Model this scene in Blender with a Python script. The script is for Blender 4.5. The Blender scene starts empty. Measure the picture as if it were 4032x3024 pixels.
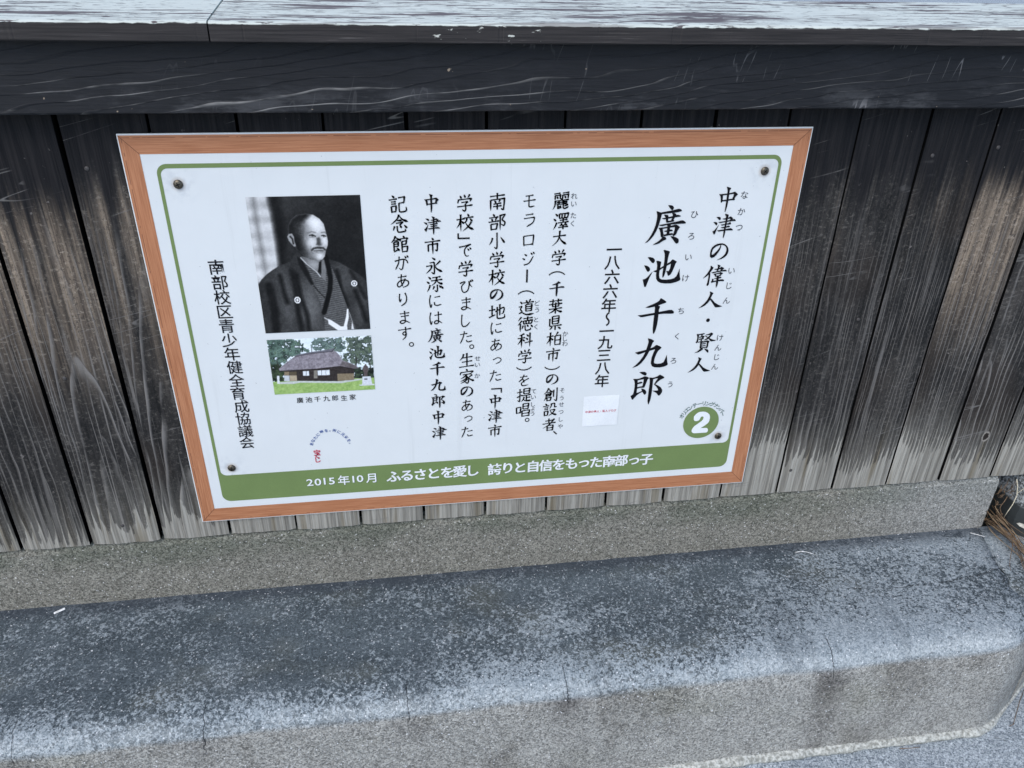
import bpy, bmesh, math, random
import numpy as np
from mathutils import Matrix, Vector, noise as mnoise
R = math.radians
random.seed(7)
scene = bpy.context.scene
col = scene.collection

# ------------------------------------------------------------------ camera, sky, sun, exposure
G0 = 0.385                      # height of the sign's lower edge above the pavement
cam_d = bpy.data.cameras.new('camera')
cam = bpy.data.objects.new('camera', cam_d); col.objects.link(cam)
cam_d.sensor_fit = 'HORIZONTAL'; cam_d.sensor_width = 36.0
cam_d.lens = 27.355
cam_d.clip_start = 0.02; cam_d.clip_end = 2000
rot = Matrix(((0.98975126, 0.05330992, -0.13247826),
              (-0.14164117, 0.48453591, -0.86322809),
              (0.01817186, 0.87314547, 0.4871209)))
cam.matrix_world = Matrix.Translation((0.33530, -1.03216, 0.80412 + G0)) @ rot.to_4x4()
scene.camera = cam

SUN_EL, SUN_AZ = 48.0, 215.0    # azimuth clockwise from +Y
world = bpy.data.worlds.new('World'); scene.world = world
world.use_nodes = True
wn = world.node_tree
sky = wn.nodes.new('ShaderNodeTexSky'); sky.sky_type = 'NISHITA'; sky.sun_disc = False
sky.sun_elevation = R(SUN_EL); sky.sun_rotation = R(SUN_AZ)
sky.air_density = 1.0; sky.dust_density = 1.3; sky.ozone_density = 2.0
wn.links.new(sky.outputs[0], wn.nodes['Background'].inputs['Color'])
wn.nodes['Background'].inputs['Strength'].default_value = 0.15
sd = bpy.data.lights.new('sun', 'SUN'); sd.energy = 1.3; sd.angle = R(40); sd.color = (1.0, 0.975, 0.93)
so = bpy.data.objects.new('sun', sd); col.objects.link(so)
dv = Vector((math.sin(R(SUN_AZ)) * math.cos(R(SUN_EL)), math.cos(R(SUN_AZ)) * math.cos(R(SUN_EL)), math.sin(R(SUN_EL))))
so.rotation_euler = dv.to_track_quat('Z', 'Y').to_euler()
so.location = (0, -3, 5)
vs = scene.view_settings
vs.view_transform = 'Standard'; vs.look = 'None'; vs.gamma = 1.0; vs.use_curve_mapping = False
vs.exposure = 0.44

# ------------------------------------------------------------------ helpers
def lin(c):
    f = lambda v: v / 12.92 if v <= 0.04045 else ((v + 0.055) / 1.055) ** 2.4
    return tuple(f(v / 255.0) for v in c)

class NT:
    """small wrapper that writes shader nodes as expressions"""
    def __init__(s, name, rough=0.7, spec=0.4):
        s.m = bpy.data.materials.new(name); s.m.use_nodes = True
        s.t = s.m.node_tree; s.b = s.t.nodes['Principled BSDF']
        s.b.inputs['Roughness'].default_value = rough
        s.b.inputs['Specular IOR Level'].default_value = spec
        s.co = s.t.nodes.new('ShaderNodeTexCoord')
    def n(s, k): return s.t.nodes.new(k)
    def L(s, a, b):
        if isinstance(a, (int, float)): b.default_value = a
        elif isinstance(a, (tuple, list)): b.default_value = (*a, 1.0) if (len(b.default_value) == 4 and len(a) == 3) else a
        else: s.t.links.new(a, b)
    def obj(s): return s.co.outputs['Object']
    def sep(s, v):
        q = s.n('ShaderNodeSeparateXYZ'); s.L(v, q.inputs[0]); return q.outputs
    def comb(s, x, y, z):
        q = s.n('ShaderNodeCombineXYZ'); s.L(x, q.inputs[0]); s.L(y, q.inputs[1]); s.L(z, q.inputs[2]); return q.outputs[0]
    def ma(s, op, a, b=0.0, c=None, clamp=False):
        q = s.n('ShaderNodeMath'); q.operation = op; q.use_clamp = clamp
        s.L(a, q.inputs[0]); s.L(b, q.inputs[1])
        if c is not None: s.L(c, q.inputs[2])
        return q.outputs[0]
    def scl(s, v, sc, off=(0, 0, 0)):
        q = s.n('ShaderNodeMapping'); s.L(v, q.inputs['Vector']); q.inputs['Scale'].default_value = sc; q.inputs['Location'].default_value = off
        return q.outputs[0]
    def noi(s, v, sc, det=3.0, ro=0.55, dist=0.0):
        q = s.n('ShaderNodeTexNoise'); s.L(v, q.inputs['Vector']); q.inputs['Scale'].default_value = sc
        q.inputs['Detail'].default_value = det; q.inputs['Roughness'].default_value = ro; q.inputs['Distortion'].default_value = dist
        return q.outputs['Fac']
    def vor(s, v, sc, out='Distance', feat='F1', rnd=1.0):
        q = s.n('ShaderNodeTexVoronoi'); s.L(v, q.inputs['Vector']); q.inputs['Scale'].default_value = sc
        q.feature = feat; q.inputs['Randomness'].default_value = rnd; return q.outputs[out]
    def st(s, x, a, b, lo=0.0, hi=1.0, smooth=True):
        q = s.n('ShaderNodeMapRange'); q.interpolation_type = 'SMOOTHSTEP' if smooth else 'LINEAR'
        s.L(x, q.inputs[0]); s.L(a, q.inputs[1]); s.L(b, q.inputs[2]); s.L(lo, q.inputs[3]); s.L(hi, q.inputs[4]); return q.outputs[0]
    def mix(s, f, a, b, mode='MIX'):
        q = s.n('ShaderNodeMix'); q.data_type = 'RGBA'; q.blend_type = mode; q.clamp_factor = True
        s.L(f, q.inputs[0]); s.L(a, q.inputs[6]); s.L(b, q.inputs[7]); return q.outputs[2]
    def attr(s, name):
        q = s.n('ShaderNodeAttribute'); q.attribute_name = name; return q
    def rnd(s): return s.n('ShaderNodeObjectInfo').outputs['Random']
    def bump(s, h, d=0.001, st=1.0):
        q = s.n('ShaderNodeBump'); q.inputs['Distance'].default_value = d; q.inputs['Strength'].default_value = st
        s.L(h, q.inputs['Height']); s.L(q.outputs[0], s.b.inputs['Normal'])
    def out(s, c, rough=None):
        s.L(c, s.b.inputs['Base Color'])
        if rough is not None: s.L(rough, s.b.inputs['Roughness'])
        return s.m

def mesh_obj(name, verts, faces, mat, parent=None, loc=(0, 0, 0), smooth=False):
    me = bpy.data.meshes.new(name); me.from_pydata([tuple(v) for v in verts], [], faces); me.update()
    if mat:
        for m_ in (mat if isinstance(mat, list) else [mat]): me.materials.append(m_)
    if smooth: me.polygons.foreach_set('use_smooth', [True] * len(me.polygons))
    o = bpy.data.objects.new(name, me); col.objects.link(o)
    o.location = loc
    if parent: o.parent = parent
    return o

def bm_obj(name, bm, mat, parent=None, loc=(0, 0, 0), smooth=False):
    me = bpy.data.meshes.new(name); bm.normal_update(); bm.to_mesh(me); bm.free()
    for m_ in (mat if isinstance(mat, list) else [mat]): me.materials.append(m_)
    if smooth: me.polygons.foreach_set('use_smooth', [True] * len(me.polygons))
    o = bpy.data.objects.new(name, me); col.objects.link(o); o.location = loc
    if parent: o.parent = parent
    return o

def thing(name, loc, label, cat, group=None):
    o = bpy.data.objects.new(name, None); col.objects.link(o); o.location = loc; o.empty_display_size = 0.05
    return tag(o, label, cat, group)

def tag(o, label, cat, group=None):
    o['label'] = label; o['category'] = cat
    if group: o['group'] = group
    return o

def box_bm(x0, x1, y0, y1, z0, z1, bev=0.0, seg=2):
    bm = bmesh.new()
    bmesh.ops.create_cube(bm, size=1.0)
    for v in bm.verts:
        v.co = Vector((x0 + (v.co.x + .5) * (x1 - x0), y0 + (v.co.y + .5) * (y1 - y0), z0 + (v.co.z + .5) * (z1 - z0)))
    if bev: bmesh.ops.bevel(bm, geom=list(bm.edges), offset=bev, segments=seg, affect='EDGES', profile=0.6)
    return bm

def tube(bm, pts, r0, r1=None, n=5):
    """tapered tube along a polyline, added to a bmesh"""
    r1 = r0 if r1 is None else r1
    rings = []
    for i, p in enumerate(pts):
        p = Vector(p)
        d = (Vector(pts[min(i + 1, len(pts) - 1)]) - Vector(pts[max(i - 1, 0)])).normalized()
        a = d.orthogonal().normalized(); b = d.cross(a)
        r = r0 + (r1 - r0) * i / (len(pts) - 1)
        rings.append([bm.verts.new(p + (a * math.cos(6.2832 * k / n) + b * math.sin(6.2832 * k / n)) * r) for k in range(n)])
    for u, w in zip(rings, rings[1:]):
        for k in range(n): bm.faces.new((u[k], u[(k + 1) % n], w[(k + 1) % n], w[k]))
    bm.faces.new(rings[0][::-1]); bm.faces.new(rings[-1])

# ------------------------------------------------------------------ materials
def ridge(k, v, w):            # thin line where a noise field crosses its middle
    return k.st(k.ma('ABSOLUTE', k.ma('SUBTRACT', v, .5)), w, w * .25)

def mat_plank():
    k = NT('weathered_plank', 0.75, 0.2)
    gp = k.attr('gp'); g = k.n('ShaderNodeSeparateColor'); k.L(gp.outputs['Color'], g.inputs[0])
    brown, bleach, arch = g.outputs[0], g.outputs[1], g.outputs[2]
    line_s = gp.outputs['Alpha']
    x, y, z = k.sep(k.obj())
    r = k.ma('MULTIPLY', k.rnd(), 37.0)
    xo = k.ma('ADD', x, r)
    p = k.comb(xo, r, z)
    # growth-ring field: straight lines on some boards, cathedral arches on others
    wob = k.noi(k.scl(p, (9, 1, 2.2)), 1.0, 3, 0.6)
    wob2 = k.noi(k.scl(p, (26, 1, 5.0)), 1.0, 3, 0.6)
    xc = k.ma('SUBTRACT', x, k.ma('MULTIPLY_ADD', k.noi(k.comb(r, r, k.ma('MULTIPLY', z, 1.7)), 1.0, 1), 0.05, -0.022))
    par = k.ma('MULTIPLY', k.ma('MULTIPLY', xc, xc), 1150.0)
    hA = k.ma('ADD', par, k.ma('MULTIPLY', z, 5.5))
    hA = k.ma('ADD', hA, k.ma('MULTIPLY', wob, 2.6))
    hS = k.ma('ADD', k.ma('MULTIPLY', x, 150.0), k.ma('MULTIPLY', wob, 5.0))
    hS = k.ma('ADD', hS, k.ma('MULTIPLY', wob2, 1.8))
    h = k.ma('ADD', k.ma('MULTIPLY', hA, arch), k.ma('MULTIPLY', hS, k.ma('SUBTRACT', 1.0, arch)))
    fr = k.ma('FRACT', h)
    line = k.ma('MULTIPLY', k.st(fr, 0.66, 0.93), k.st(fr, 1.0, 0.95))
    brk = k.st(k.noi(k.scl(p, (60, 1, 9)), 1.0, 3), 0.38, 0.62)
    line = k.ma('MULTIPLY', line, brk)
    thin = k.ma('MULTIPLY', ridge(k, k.noi(k.scl(p, (105, 1, 1.3)), 1.0, 1, .4), .035), k.st(k.noi(k.scl(p, (40, 1, 7)), 1.0, 3), .36, .62))
    fib = k.noi(k.scl(p, (520, 1, 14)), 1.0, 4, 0.7)
    fib2 = k.noi(k.scl(p, (190, 1, 5)), 1.0, 4, 0.65)
    blot = k.noi(k.scl(p, (16, 1, 6)), 1.0, 4, 0.65)
    fine = k.noi(k.scl(p, (380, 1, 230)), 1.0, 3, 0.65)
    dark = k.mix(k.st(fib2, .35, .7), lin((25, 25, 25)), lin((49, 47, 46)))
    dark = k.mix(k.st(blot, .42, .72, 0, .7), dark, lin((70, 67, 64)))
    mott = k.noi(k.scl(p, (150, 1, 230)), 1.0, 4, .72)
    dark = k.mix(k.st(fine, .52, .72, 0, .6), dark, lin((84, 80, 76)))
    dark = k.mix(k.ma('MULTIPLY', k.st(mott, .54, .66), k.st(blot, .38, .62, .15, .8)), dark, lin((100, 96, 91)))
    dark = k.mix(k.st(mott, .44, .34, 0, .5), dark, lin((18, 18, 19)))
    dark = k.mix(k.st(k.noi(k.scl(p, (7, 1, 5)), 1.0, 2), .5, .68, 0, .45), dark, lin((54, 46, 40)))
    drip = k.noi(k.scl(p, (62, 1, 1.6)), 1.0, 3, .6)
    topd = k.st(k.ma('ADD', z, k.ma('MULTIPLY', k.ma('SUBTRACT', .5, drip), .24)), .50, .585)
    bn = k.ma('ADD', k.ma('MULTIPLY', drip, .70), k.ma('ADD', k.ma('MULTIPLY', blot, .40), k.ma('MULTIPLY', fine, .22)))
    bz = k.ma('MULTIPLY', k.st(z, .60, .52), k.st(z, .22, .46))
    bm_ = k.ma('MULTIPLY', k.st(k.ma('ADD', bn, k.ma('MULTIPLY', k.ma('SUBTRACT', brown, .5), .28)), .58, .86), k.ma('MULTIPLY', bz, k.st(brown, .0, .8)))
    tan = k.mix(k.st(fib2, .32, .66), lin((82, 72, 64)), lin((154, 138, 120)))
    tan = k.mix(k.st(fine, .50, .66, 0, .7), tan, lin((54, 48, 44)))
    tan = k.mix(k.st(mott, .54, .66, 0, .7), tan, lin((170, 157, 141)))
    c = k.mix(k.ma('MULTIPLY', bm_, .92), dark, tan)
    kn = k.attr('kn'); kx, ky, kz = k.sep(kn.outputs['Color'])
    lm = k.ma('MULTIPLY', k.ma('MAXIMUM', line, k.ma('MULTIPLY', thin, .85)), k.ma('MULTIPLY', line_s, k.st(z, .60, .30, .15, 1)))
    c = k.mix(lm, c, lin((132, 128, 124)))
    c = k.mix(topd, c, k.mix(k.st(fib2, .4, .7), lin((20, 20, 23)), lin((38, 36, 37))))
    # paint worn off from the foot upwards, first along the raised rings
    jag = k.ma('ADD', k.ma('MULTIPLY', k.noi(k.scl(p, (13, 1, 2.0)), 1.0, 5, .72), .15), k.ma('MULTIPLY', k.noi(k.scl(p, (170, 1, 40)), 1.0, 4, .7), .06))
    jag = k.ma('ADD', jag, k.ma('MULTIPLY', k.ma('MULTIPLY', fr, fr), .045))
    wear = k.ma('SUBTRACT', k.ma('ADD', bleach, jag), k.ma('ADD', z, .12))
    bl = k.ma('MAXIMUM', k.st(wear, -.004, .008), k.st(wear, -.11, .03, 0, .35))
    grey = k.mix(k.st(fib2, .3, .7), lin((116, 112, 104)), lin((176, 172, 162)))
    grey = k.mix(k.st(fib, .55, .72, 0, .5), grey, lin((92, 88, 80)))
    grey = k.mix(k.st(k.noi(k.scl(p, (55, 1, 4)), 1.0, 2), .56, .68, 0, .5), grey, lin((112, 99, 72)))
    c = k.mix(k.ma('MULTIPLY', bl, .93), c, grey)
    # one small knot with a pale rim where the board has one
    kd = k.ma('SQRT', k.ma('ADD', k.ma('POWER', k.ma('SUBTRACT', x, kx), 2.0), k.ma('POWER', k.ma('MULTIPLY', k.ma('SUBTRACT', z, ky), .7), 2.0)))
    kd = k.ma('ADD', kd, k.ma('MULTIPLY', k.ma('SUBTRACT', fine, .5), .006))
    c = k.mix(k.ma('MULTIPLY', k.st(kd, .0085, .0065), kz), c, lin((146, 140, 132)))
    c = k.mix(k.ma('MULTIPLY', k.st(kd, .0062, .0045), kz), c, lin((44, 38, 34)))
    # stray scratches and bruises
    p2 = k.comb(k.ma('ADD', x, k.ma('MULTIPLY', z, .4)), r, z)
    sc = ridge(k, k.noi(k.scl(k.comb(xo, r, k.ma('ADD', z, k.ma('MULTIPLY', x, -.25))), (2.2, 1, 34)), 1.0, 1, .5), .008)
    c = k.mix(k.ma('MULTIPLY', k.ma('MULTIPLY', sc, .7), k.st(k.noi(p, 11.0, 3), .53, .66)), c, lin((120, 117, 114)))
    c = k.mix(k.ma('MULTIPLY', k.st(k.noi(p, 85.0, 3, .6), .70, .76), .7), c, lin((128, 122, 118)))
    k.bump(k.ma('ADD', k.ma('MULTIPLY', line, .8), k.ma('ADD', k.ma('MULTIPLY', fib, .5), k.ma('MULTIPLY', fib2, .6))), .0012, .9)
    return k.out(c, k.st(fib, .3, .8, .62, .85))

def mat_rail():
    k = NT('dark_rail_wood', 0.62, 0.3)
    x, y, z = k.sep(k.obj()); p = k.obj()
    wob = k.noi(k.scl(p, (2.6, 1, 10)), 1.0, 3, .55)
    h = k.ma('ADD', k.ma('ADD', k.ma('MULTIPLY', z, 78.0), k.ma('MULTIPLY', x, -10.0)), k.ma('MULTIPLY', wob, 5.5))
    fr = k.ma('FRACT', h)
    line = k.ma('MULTIPLY', k.st(fr, .82, .96), k.st(fr, 1.0, .975))
    sel = k.st(k.noi(k.scl(p, (7, 1, 30)), 1.0, 4, .6), .44, .60)
    fade = k.ma('MULTIPLY', k.st(x, 1.1, .1, .45, 1.0), k.st(z, .058, .012))
    fib = k.noi(k.scl(p, (22, 1, 300)), 1.0, 4, .65)
    soft = k.noi(k.scl(p, (9, 1, 26)), 1.0, 5, .72)
    c = k.mix(k.st(fib, .25, .8), lin((22, 23, 26)), lin((36, 37, 41)))
    c = k.mix(k.st(soft, .5, .75, 0, .5), c, lin((50, 51, 55)))
    dust = k.ma('MULTIPLY', k.st(k.ma('ADD', soft, k.ma('MULTIPLY', fib, .25)), .60, .78), k.st(z, .040, .004))
    c = k.mix(k.ma('MULTIPLY', dust, .35), c, lin((96, 96, 97)))
    c = k.mix(k.ma('MULTIPLY', k.ma('MULTIPLY', line, sel), fade), c, lin((150, 147, 143)))
    s1 = ridge(k, k.noi(k.scl(k.comb(k.ma('ADD', x, k.ma('MULTIPLY', z, -.25)), y, z), (34, 1, 6)), 1.0, 2, .5), .010)
    c = k.mix(k.ma('MULTIPLY', k.ma('MULTIPLY', k.ma('MULTIPLY', s1, .6), k.st(k.noi(k.scl(p, (6, 1, 22)), 1.0, 3, .6), .50, .62)), k.st(x, .35, .95, .15, .8)), c, lin((140, 138, 138)))
    chip = k.noi(p, 95.0, 2, .5)
    c = k.mix(k.ma('MULTIPLY', k.st(chip, .735, .76), .8), c, lin((168, 150, 130)))
    k.bump(k.ma('ADD', fib, k.ma('MULTIPLY', line, 1.0)), .0008, .7)
    return k.out(c, k.st(fib, .3, .8, .55, .75))

def mat_cap():
    k = NT('peeling_white_cap', 0.7, 0.3)
    p = k.obj(); x, y, z = k.sep(p)
    nrm = k.n('ShaderNodeNewGeometry').outputs['Normal']; nx, ny, nz = k.sep(nrm)
    r = k.ma('MULTIPLY', k.rnd(), 9.0); pr = k.comb(k.ma('ADD', x, r), y, z)
    streak = k.noi(k.scl(pr, (42, 300, 1)), 1.0, 3, .6)
    long = k.noi(k.scl(pr, (7, 120, 1)), 1.0, 4, .6)
    big = k.noi(k.scl(pr, (3.2, 14, 1)), 1.0, 3, .5)
    back = k.st(y, -.040, .03)
    bare = k.st(k.ma('ADD', k.ma('ADD', streak, k.ma('MULTIPLY', big, .30)), k.ma('MULTIPLY', back, .04)), .757, .812)
    bare2 = k.ma('MULTIPLY', k.st(k.ma('ADD', long, k.ma('MULTIPLY', big, .6)), .82, .89), back)
    bare = k.ma('MAXIMUM', bare, bare2)
    paint = k.mix(k.noi(k.scl(pr, (12, 60, 1)), 1.0, 4), lin((190, 196, 188)), lin((222, 226, 216)))
    wood = k.mix(long, lin((58, 50, 53)), lin((104, 90, 92)))
    top = k.mix(k.ma('MULTIPLY', bare, .92), paint, wood)
    ff = k.noi(k.scl(pr, (9, 1, 430)), 1.0, 4, .65)
    front = k.mix(k.st(ff, .3, .7), lin((36, 34, 34)), lin((60, 56, 55)))
    front = k.mix(k.st(ff, .62, .70, 0, .6), front, lin((110, 106, 103)))
    near = k.st(k.ma('ABSOLUTE', k.ma('SUBTRACT', x, .44)), .20, .03)
    chip = k.st(k.ma('ADD', k.noi(k.scl(pr, (60, 1, 190)), 1.0, 4, .6), k.ma('ADD', k.ma('MULTIPLY', near, .10), k.ma('MULTIPLY', z, 2.0))), .75, .78)
    front = k.mix(chip, front, lin((196, 196, 186)))
    edge = k.st(k.ma('ADD', z, k.ma('MULTIPLY', k.noi(k.scl(pr, (50, 1, 60)), 1.0, 3), .006)), .0215, .0230)
    c = k.mix(k.ma('MAXIMUM', k.st(nz, .45, .6), edge), front, top)
    k.bump(k.ma('ADD', k.ma('MULTIPLY', bare, -1.0), k.ma('MULTIPLY', ff, .5)), .0006, .8)
    return k.out(c)

def grit(k, p):
    """angular grains of two sizes: mean grey level 0..1, and sparse bright quartz flecks"""
    nn = k.n('ShaderNodeTexNoise'); k.L(p, nn.inputs['Vector']); nn.inputs['Scale'].default_value = 120.0; nn.inputs['Detail'].default_value = 2
    w = k.n('ShaderNodeVectorMath'); w.operation = 'MULTIPLY_ADD'; k.L(nn.outputs['Color'], w.inputs[0]); w.inputs[1].default_value = (.006, .006, .006); k.L(p, w.inputs[2])
    q = w.outputs[0]
    def cell(sc):
        v = k.n('ShaderNodeTexVoronoi'); k.L(q, v.inputs['Vector']); v.inputs['Scale'].default_value = sc
        s = k.n('ShaderNodeSeparateColor'); k.L(v.outputs['Color'], s.inputs[0]); return v.outputs['Distance'], s.outputs[0], s.outputs[1]
    d1, a1, b1 = cell(560.0); d2, a2, b2 = cell(300.0)
    n3 = k.noi(p, 420.0, 4, .75)
    m = k.ma('ADD', k.ma('MULTIPLY', a1, .22), k.ma('ADD', k.ma('MULTIPLY', a2, .17), k.ma('MULTIPLY', n3, .61)))
    fleck = k.ma('MULTIPLY', k.st(d2, .40, .20), k.ma('MULTIPLY', k.st(b2, .945, .955), .9))
    return m, fleck

def mat_sill():
    k = NT('grey_sill_stone', 0.85, 0.2)
    p = k.obj(); x, y, z = k.sep(p)
    m, fl = grit(k, p)
    big = k.noi(k.scl(p, (6, 1, 9)), 1.0, 4, .6)
    mm_ = k.st(m, .28, .74)
    c = k.mix(mm_, lin((84, 82, 75)), lin((176, 172, 160)))
    zt = k.ma('ADD', z, k.ma('MULTIPLY', big, .09))
    alg = k.ma('MULTIPLY', k.st(zt, -.025, .035), k.st(big, .34, .58))
    c = k.mix(k.ma('MULTIPLY', alg, .60), c, k.mix(mm_, lin((56, 62, 52)), lin((128, 133, 116))))
    c = k.mix(k.ma('MULTIPLY', k.st(x, 1.05, 1.35), .5), c, k.mix(mm_, lin((122, 122, 120)), lin((206, 206, 204))))
    c = k.mix(fl, c, lin((232, 230, 226)))
    k.bump(m, .003, .8)
    return k.out(c)

CR = [-.235, .02, .31, .55, .983]
def mat_ledge():
    k = NT('lichen_stained_concrete', 0.82, 0.25)
    p = k.obj(); x, y, z = k.sep(p)
    nrm = k.n('ShaderNodeNewGeometry').outputs['Normal']; nx, ny, nz = k.sep(nrm)
    m, fl = grit(k, p); mm_ = k.st(m, .28, .74)
    big = k.noi(k.scl(p, (4.2, 7, 4)), 1.0, 4, .58)
    mid = k.noi(p, 24.0, 4, .65)
    base = k.mix(mm_, lin((56, 64, 69)), lin((102, 112, 117)))
    base = k.mix(k.st(k.noi(k.scl(p, (5, 8, 1), (3, 1, 0)), 1.0, 3), .54, .7, 0, .5), base, k.mix(mm_, lin((84, 86, 80)), lin((124, 126, 116))))
    cov = k.ma('ADD', k.ma('ADD', k.ma('MULTIPLY', big, .42), k.ma('MULTIPLY', mid, .22)), k.st(x, .35, 1.3, .065, .135))
    crumb = k.ma('ADD', k.ma('ADD', k.ma('MULTIPLY', k.noi(p, 190.0, 3, .58), .60), k.ma('MULTIPLY', k.noi(p, 74.0, 4, .6), .26)), k.ma('MULTIPLY', k.ma('SUBTRACT', m, .5), .34))
    edge_in = k.ma('ADD', y, k.ma('MULTIPLY', mid, .03))
    edge = k.st(edge_in, -.15, -.235)
    lic = k.st(k.ma('ADD', k.ma('ADD', crumb, cov), k.ma('MULTIPLY', edge, .12)), .80, .945)
    pale = k.mix(mm_, lin((124, 135, 141)), lin((192, 200, 204)))
    cloud = k.st(k.noi(k.scl(p, (6, 9, 1), (5, 2, 0)), 1.0, 4, .6), .44, .70, 0, .45)
    base = k.mix(cloud, base, k.mix(mm_, lin((90, 100, 106)), lin((138, 148, 153))))
    top = k.mix(k.ma('MULTIPLY', lic, .85), base, pale)
    pit = k.st(k.noi(p, 58.0, 4, .7), .64, .72)
    top = k.mix(k.ma('MULTIPLY', pit, .45), top, lin((50, 55, 60)))
    run = k.st(k.noi(k.scl(p, (16, 2.2, 1), (2, 7, 0)), 1.0, 4, .65), .55, .72, 0, .4)
    top = k.mix(run, top, k.mix(mm_, lin((52, 59, 65)), lin((92, 101, 107))))
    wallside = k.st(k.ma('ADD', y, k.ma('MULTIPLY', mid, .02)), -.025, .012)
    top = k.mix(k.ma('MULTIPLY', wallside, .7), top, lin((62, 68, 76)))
    ar = k.ma('MULTIPLY', k.st(k.ma('ADD', y, k.ma('MULTIPLY', k.ma('ADD', k.noi(p, 60.0, 4), k.noi(p, 9.0, 2)), .036)), -.192, -.226), k.st(nz, .22, .55))
    top = k.mix(k.ma('MULTIPLY', ar, .75), top, k.mix(mm_, lin((156, 164, 167)), lin((226, 230, 229))))
    face = k.mix(mm_, lin((112, 111, 107)), lin((204, 202, 195)))
    st_ = k.noi(k.scl(p, (9, 1, 4.0)), 1.0, 4, .62)
    face = k.mix(k.st(st_, .48, .66, 0, .62), face, k.mix(mm_, lin((70, 68, 63)), lin((152, 147, 138))))
    face = k.mix(k.st(k.noi(k.scl(p, (4, 1, 6), (9, 0, 2)), 1.0, 3), .54, .70, 0, .4), face, k.mix(mm_, lin((92, 92, 82)), lin((180, 178, 162))))
    cr = None; dmp = None
    wx = k.ma('ADD', x, k.ma('MULTIPLY_ADD', k.noi(p, 55.0, 3), .016, -.008))
    for i, c0 in enumerate(CR):
        d = k.ma('ABSOLUTE', k.ma('SUBTRACT', wx, c0))
        u = k.ma('MULTIPLY', k.st(d, .0009, .0003), k.ma('MULTIPLY', k.st(z, -.215 - .018 * (i % 3), -.19), (.6, .9, .7, .8, .95)[i])); w = k.st(d, .05, .004)
        cr = u if cr is None else k.ma('MAXIMUM', cr, u)
        dmp = w if dmp is None else k.ma('MAXIMUM', dmp, w)
    cr = k.ma('MULTIPLY', cr, k.st(y, -.205, -.224))
    face = k.mix(k.ma('MULTIPLY', dmp, k.ma('MULTIPLY', k.st(st_, .34, .56), k.st(z, -.27, -.20, .3, .8))), face, k.mix(mm_, lin((54, 52, 51)), lin((128, 124, 120))))
    c = k.mix(k.st(nz, .22, .42), face, top)
    c = k.mix(fl, c, lin((240, 241, 242)))
    yc = k.ma('ADD', k.ma('MULTIPLY', k.ma('POWER', k.ma('SUBTRACT', x, 1.20), 2.0), .62), -.1255)
    tc = k.st(k.ma('ABSOLUTE', k.ma('SUBTRACT', k.ma('ADD', y, k.ma('MULTIPLY_ADD', k.noi(p, 40.0, 4, .7), .02, -.01)), yc)), .0016, .0005)
    tc = k.ma('MULTIPLY', tc, k.ma('MULTIPLY', k.st(x, 1.04, 1.12), k.st(k.noi(p, 60.0, 2), .36, .5)))
    c = k.mix(k.ma('MULTIPLY', k.ma('MAXIMUM', cr, k.ma('MULTIPLY', tc, .8)), .9), c, lin((34, 37, 41)))
    k.bump(k.ma('SUBTRACT', k.ma('ADD', m, k.ma('MULTIPLY', lic, .35)), k.ma('MULTIPLY', cr, 1.2)), .003, .8)
    return k.out(c)

def mat_pavement():
    k = NT('pale_pavement_concrete', 0.85, 0.25)
    p = k.obj()
    m, fl = grit(k, p); mm_ = k.st(m, .28, .74)
    big = k.noi(p, 6.0, 4, .6)
    c = k.mix(mm_, lin((96, 106, 114)), lin((214, 221, 224)))
    c = k.mix(k.st(big, .5, .7, 0, .5), c, k.mix(mm_, lin((84, 92, 102)), lin((170, 178, 186))))
    c = k.mix(k.st(k.noi(p, 17.0, 1), .72, .76, 0, .7), c, lin((92, 94, 84)))
    c = k.mix(fl, c, lin((240, 242, 244)))
    k.bump(m, .003, .8)
    return k.out(c)

def mat_simple(name, c, rough=.5, spec=.4, var=.0, sc=60.0):
    k = NT(name, rough, spec)
    if var:
        nn = k.noi(k.obj(), sc, 4, .6)
        return k.out(k.mix(k.st(nn, .3, .7), tuple(v * (1 - var) for v in c), tuple(min(1, v * (1 + var)) for v in c)))
    return k.out(c)

SCREWS = [(61.2, 537.5), (844.3, 541.0), (60.2, 100.3), (843.6, 101.2)]
def mat_panel():
    k = NT('white_sign_sheet', 0.32, 0.45)
    p = k.obj(); x, y, z = k.sep(p)
    sp = k.noi(p, 210.0, 2, .5); area = k.noi(p, 14.0, 3, .6)
    c = k.mix(area, lin((219, 222, 222)), lin((228, 231, 231)))
    smg = k.ma('MULTIPLY', k.st(k.noi(k.scl(p, (90, 1, 150)), 1.0, 4, .7, .7), .70, .76), k.st(k.noi(p, 26.0, 2), .5, .62))
    c = k.mix(k.ma('MULTIPLY', smg, .55), c, lin((150, 152, 156)))
    c = k.mix(k.ma('MULTIPLY', k.st(sp, .735, .76), .6), c, lin((140, 142, 146)))
    drp = k.ma('MULTIPLY', k.st(k.noi(k.scl(p, (55, 1, 2.2)), 1.0, 4, .7), .56, .72), k.st(k.noi(p, 5.0, 2), .40, .66))
    c = k.mix(k.ma('MULTIPLY', drp, .16), c, lin((176, 178, 176)))
    for sx, sz in SCREWS:
        d = k.ma('SQRT', k.ma('ADD', k.ma('POWER', k.ma('SUBTRACT', x, sx / 1000), 2.0), k.ma('POWER', k.ma('SUBTRACT', z, sz / 1000), 2.0)))
        c = k.mix(k.ma('MULTIPLY', k.st(d, .0115, .0055), .45), c, lin((176, 158, 138)))
        c = k.mix(k.ma('MULTIPLY', k.ma('MULTIPLY', k.st(d, .032, .006), k.st(k.noi(p, 70.0, 3), .42, .66)), .35), c, lin((170, 176, 184)))
    k.bump(k.noi(p, 9.0, 2), .004, .35)
    return k.out(c)

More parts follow.
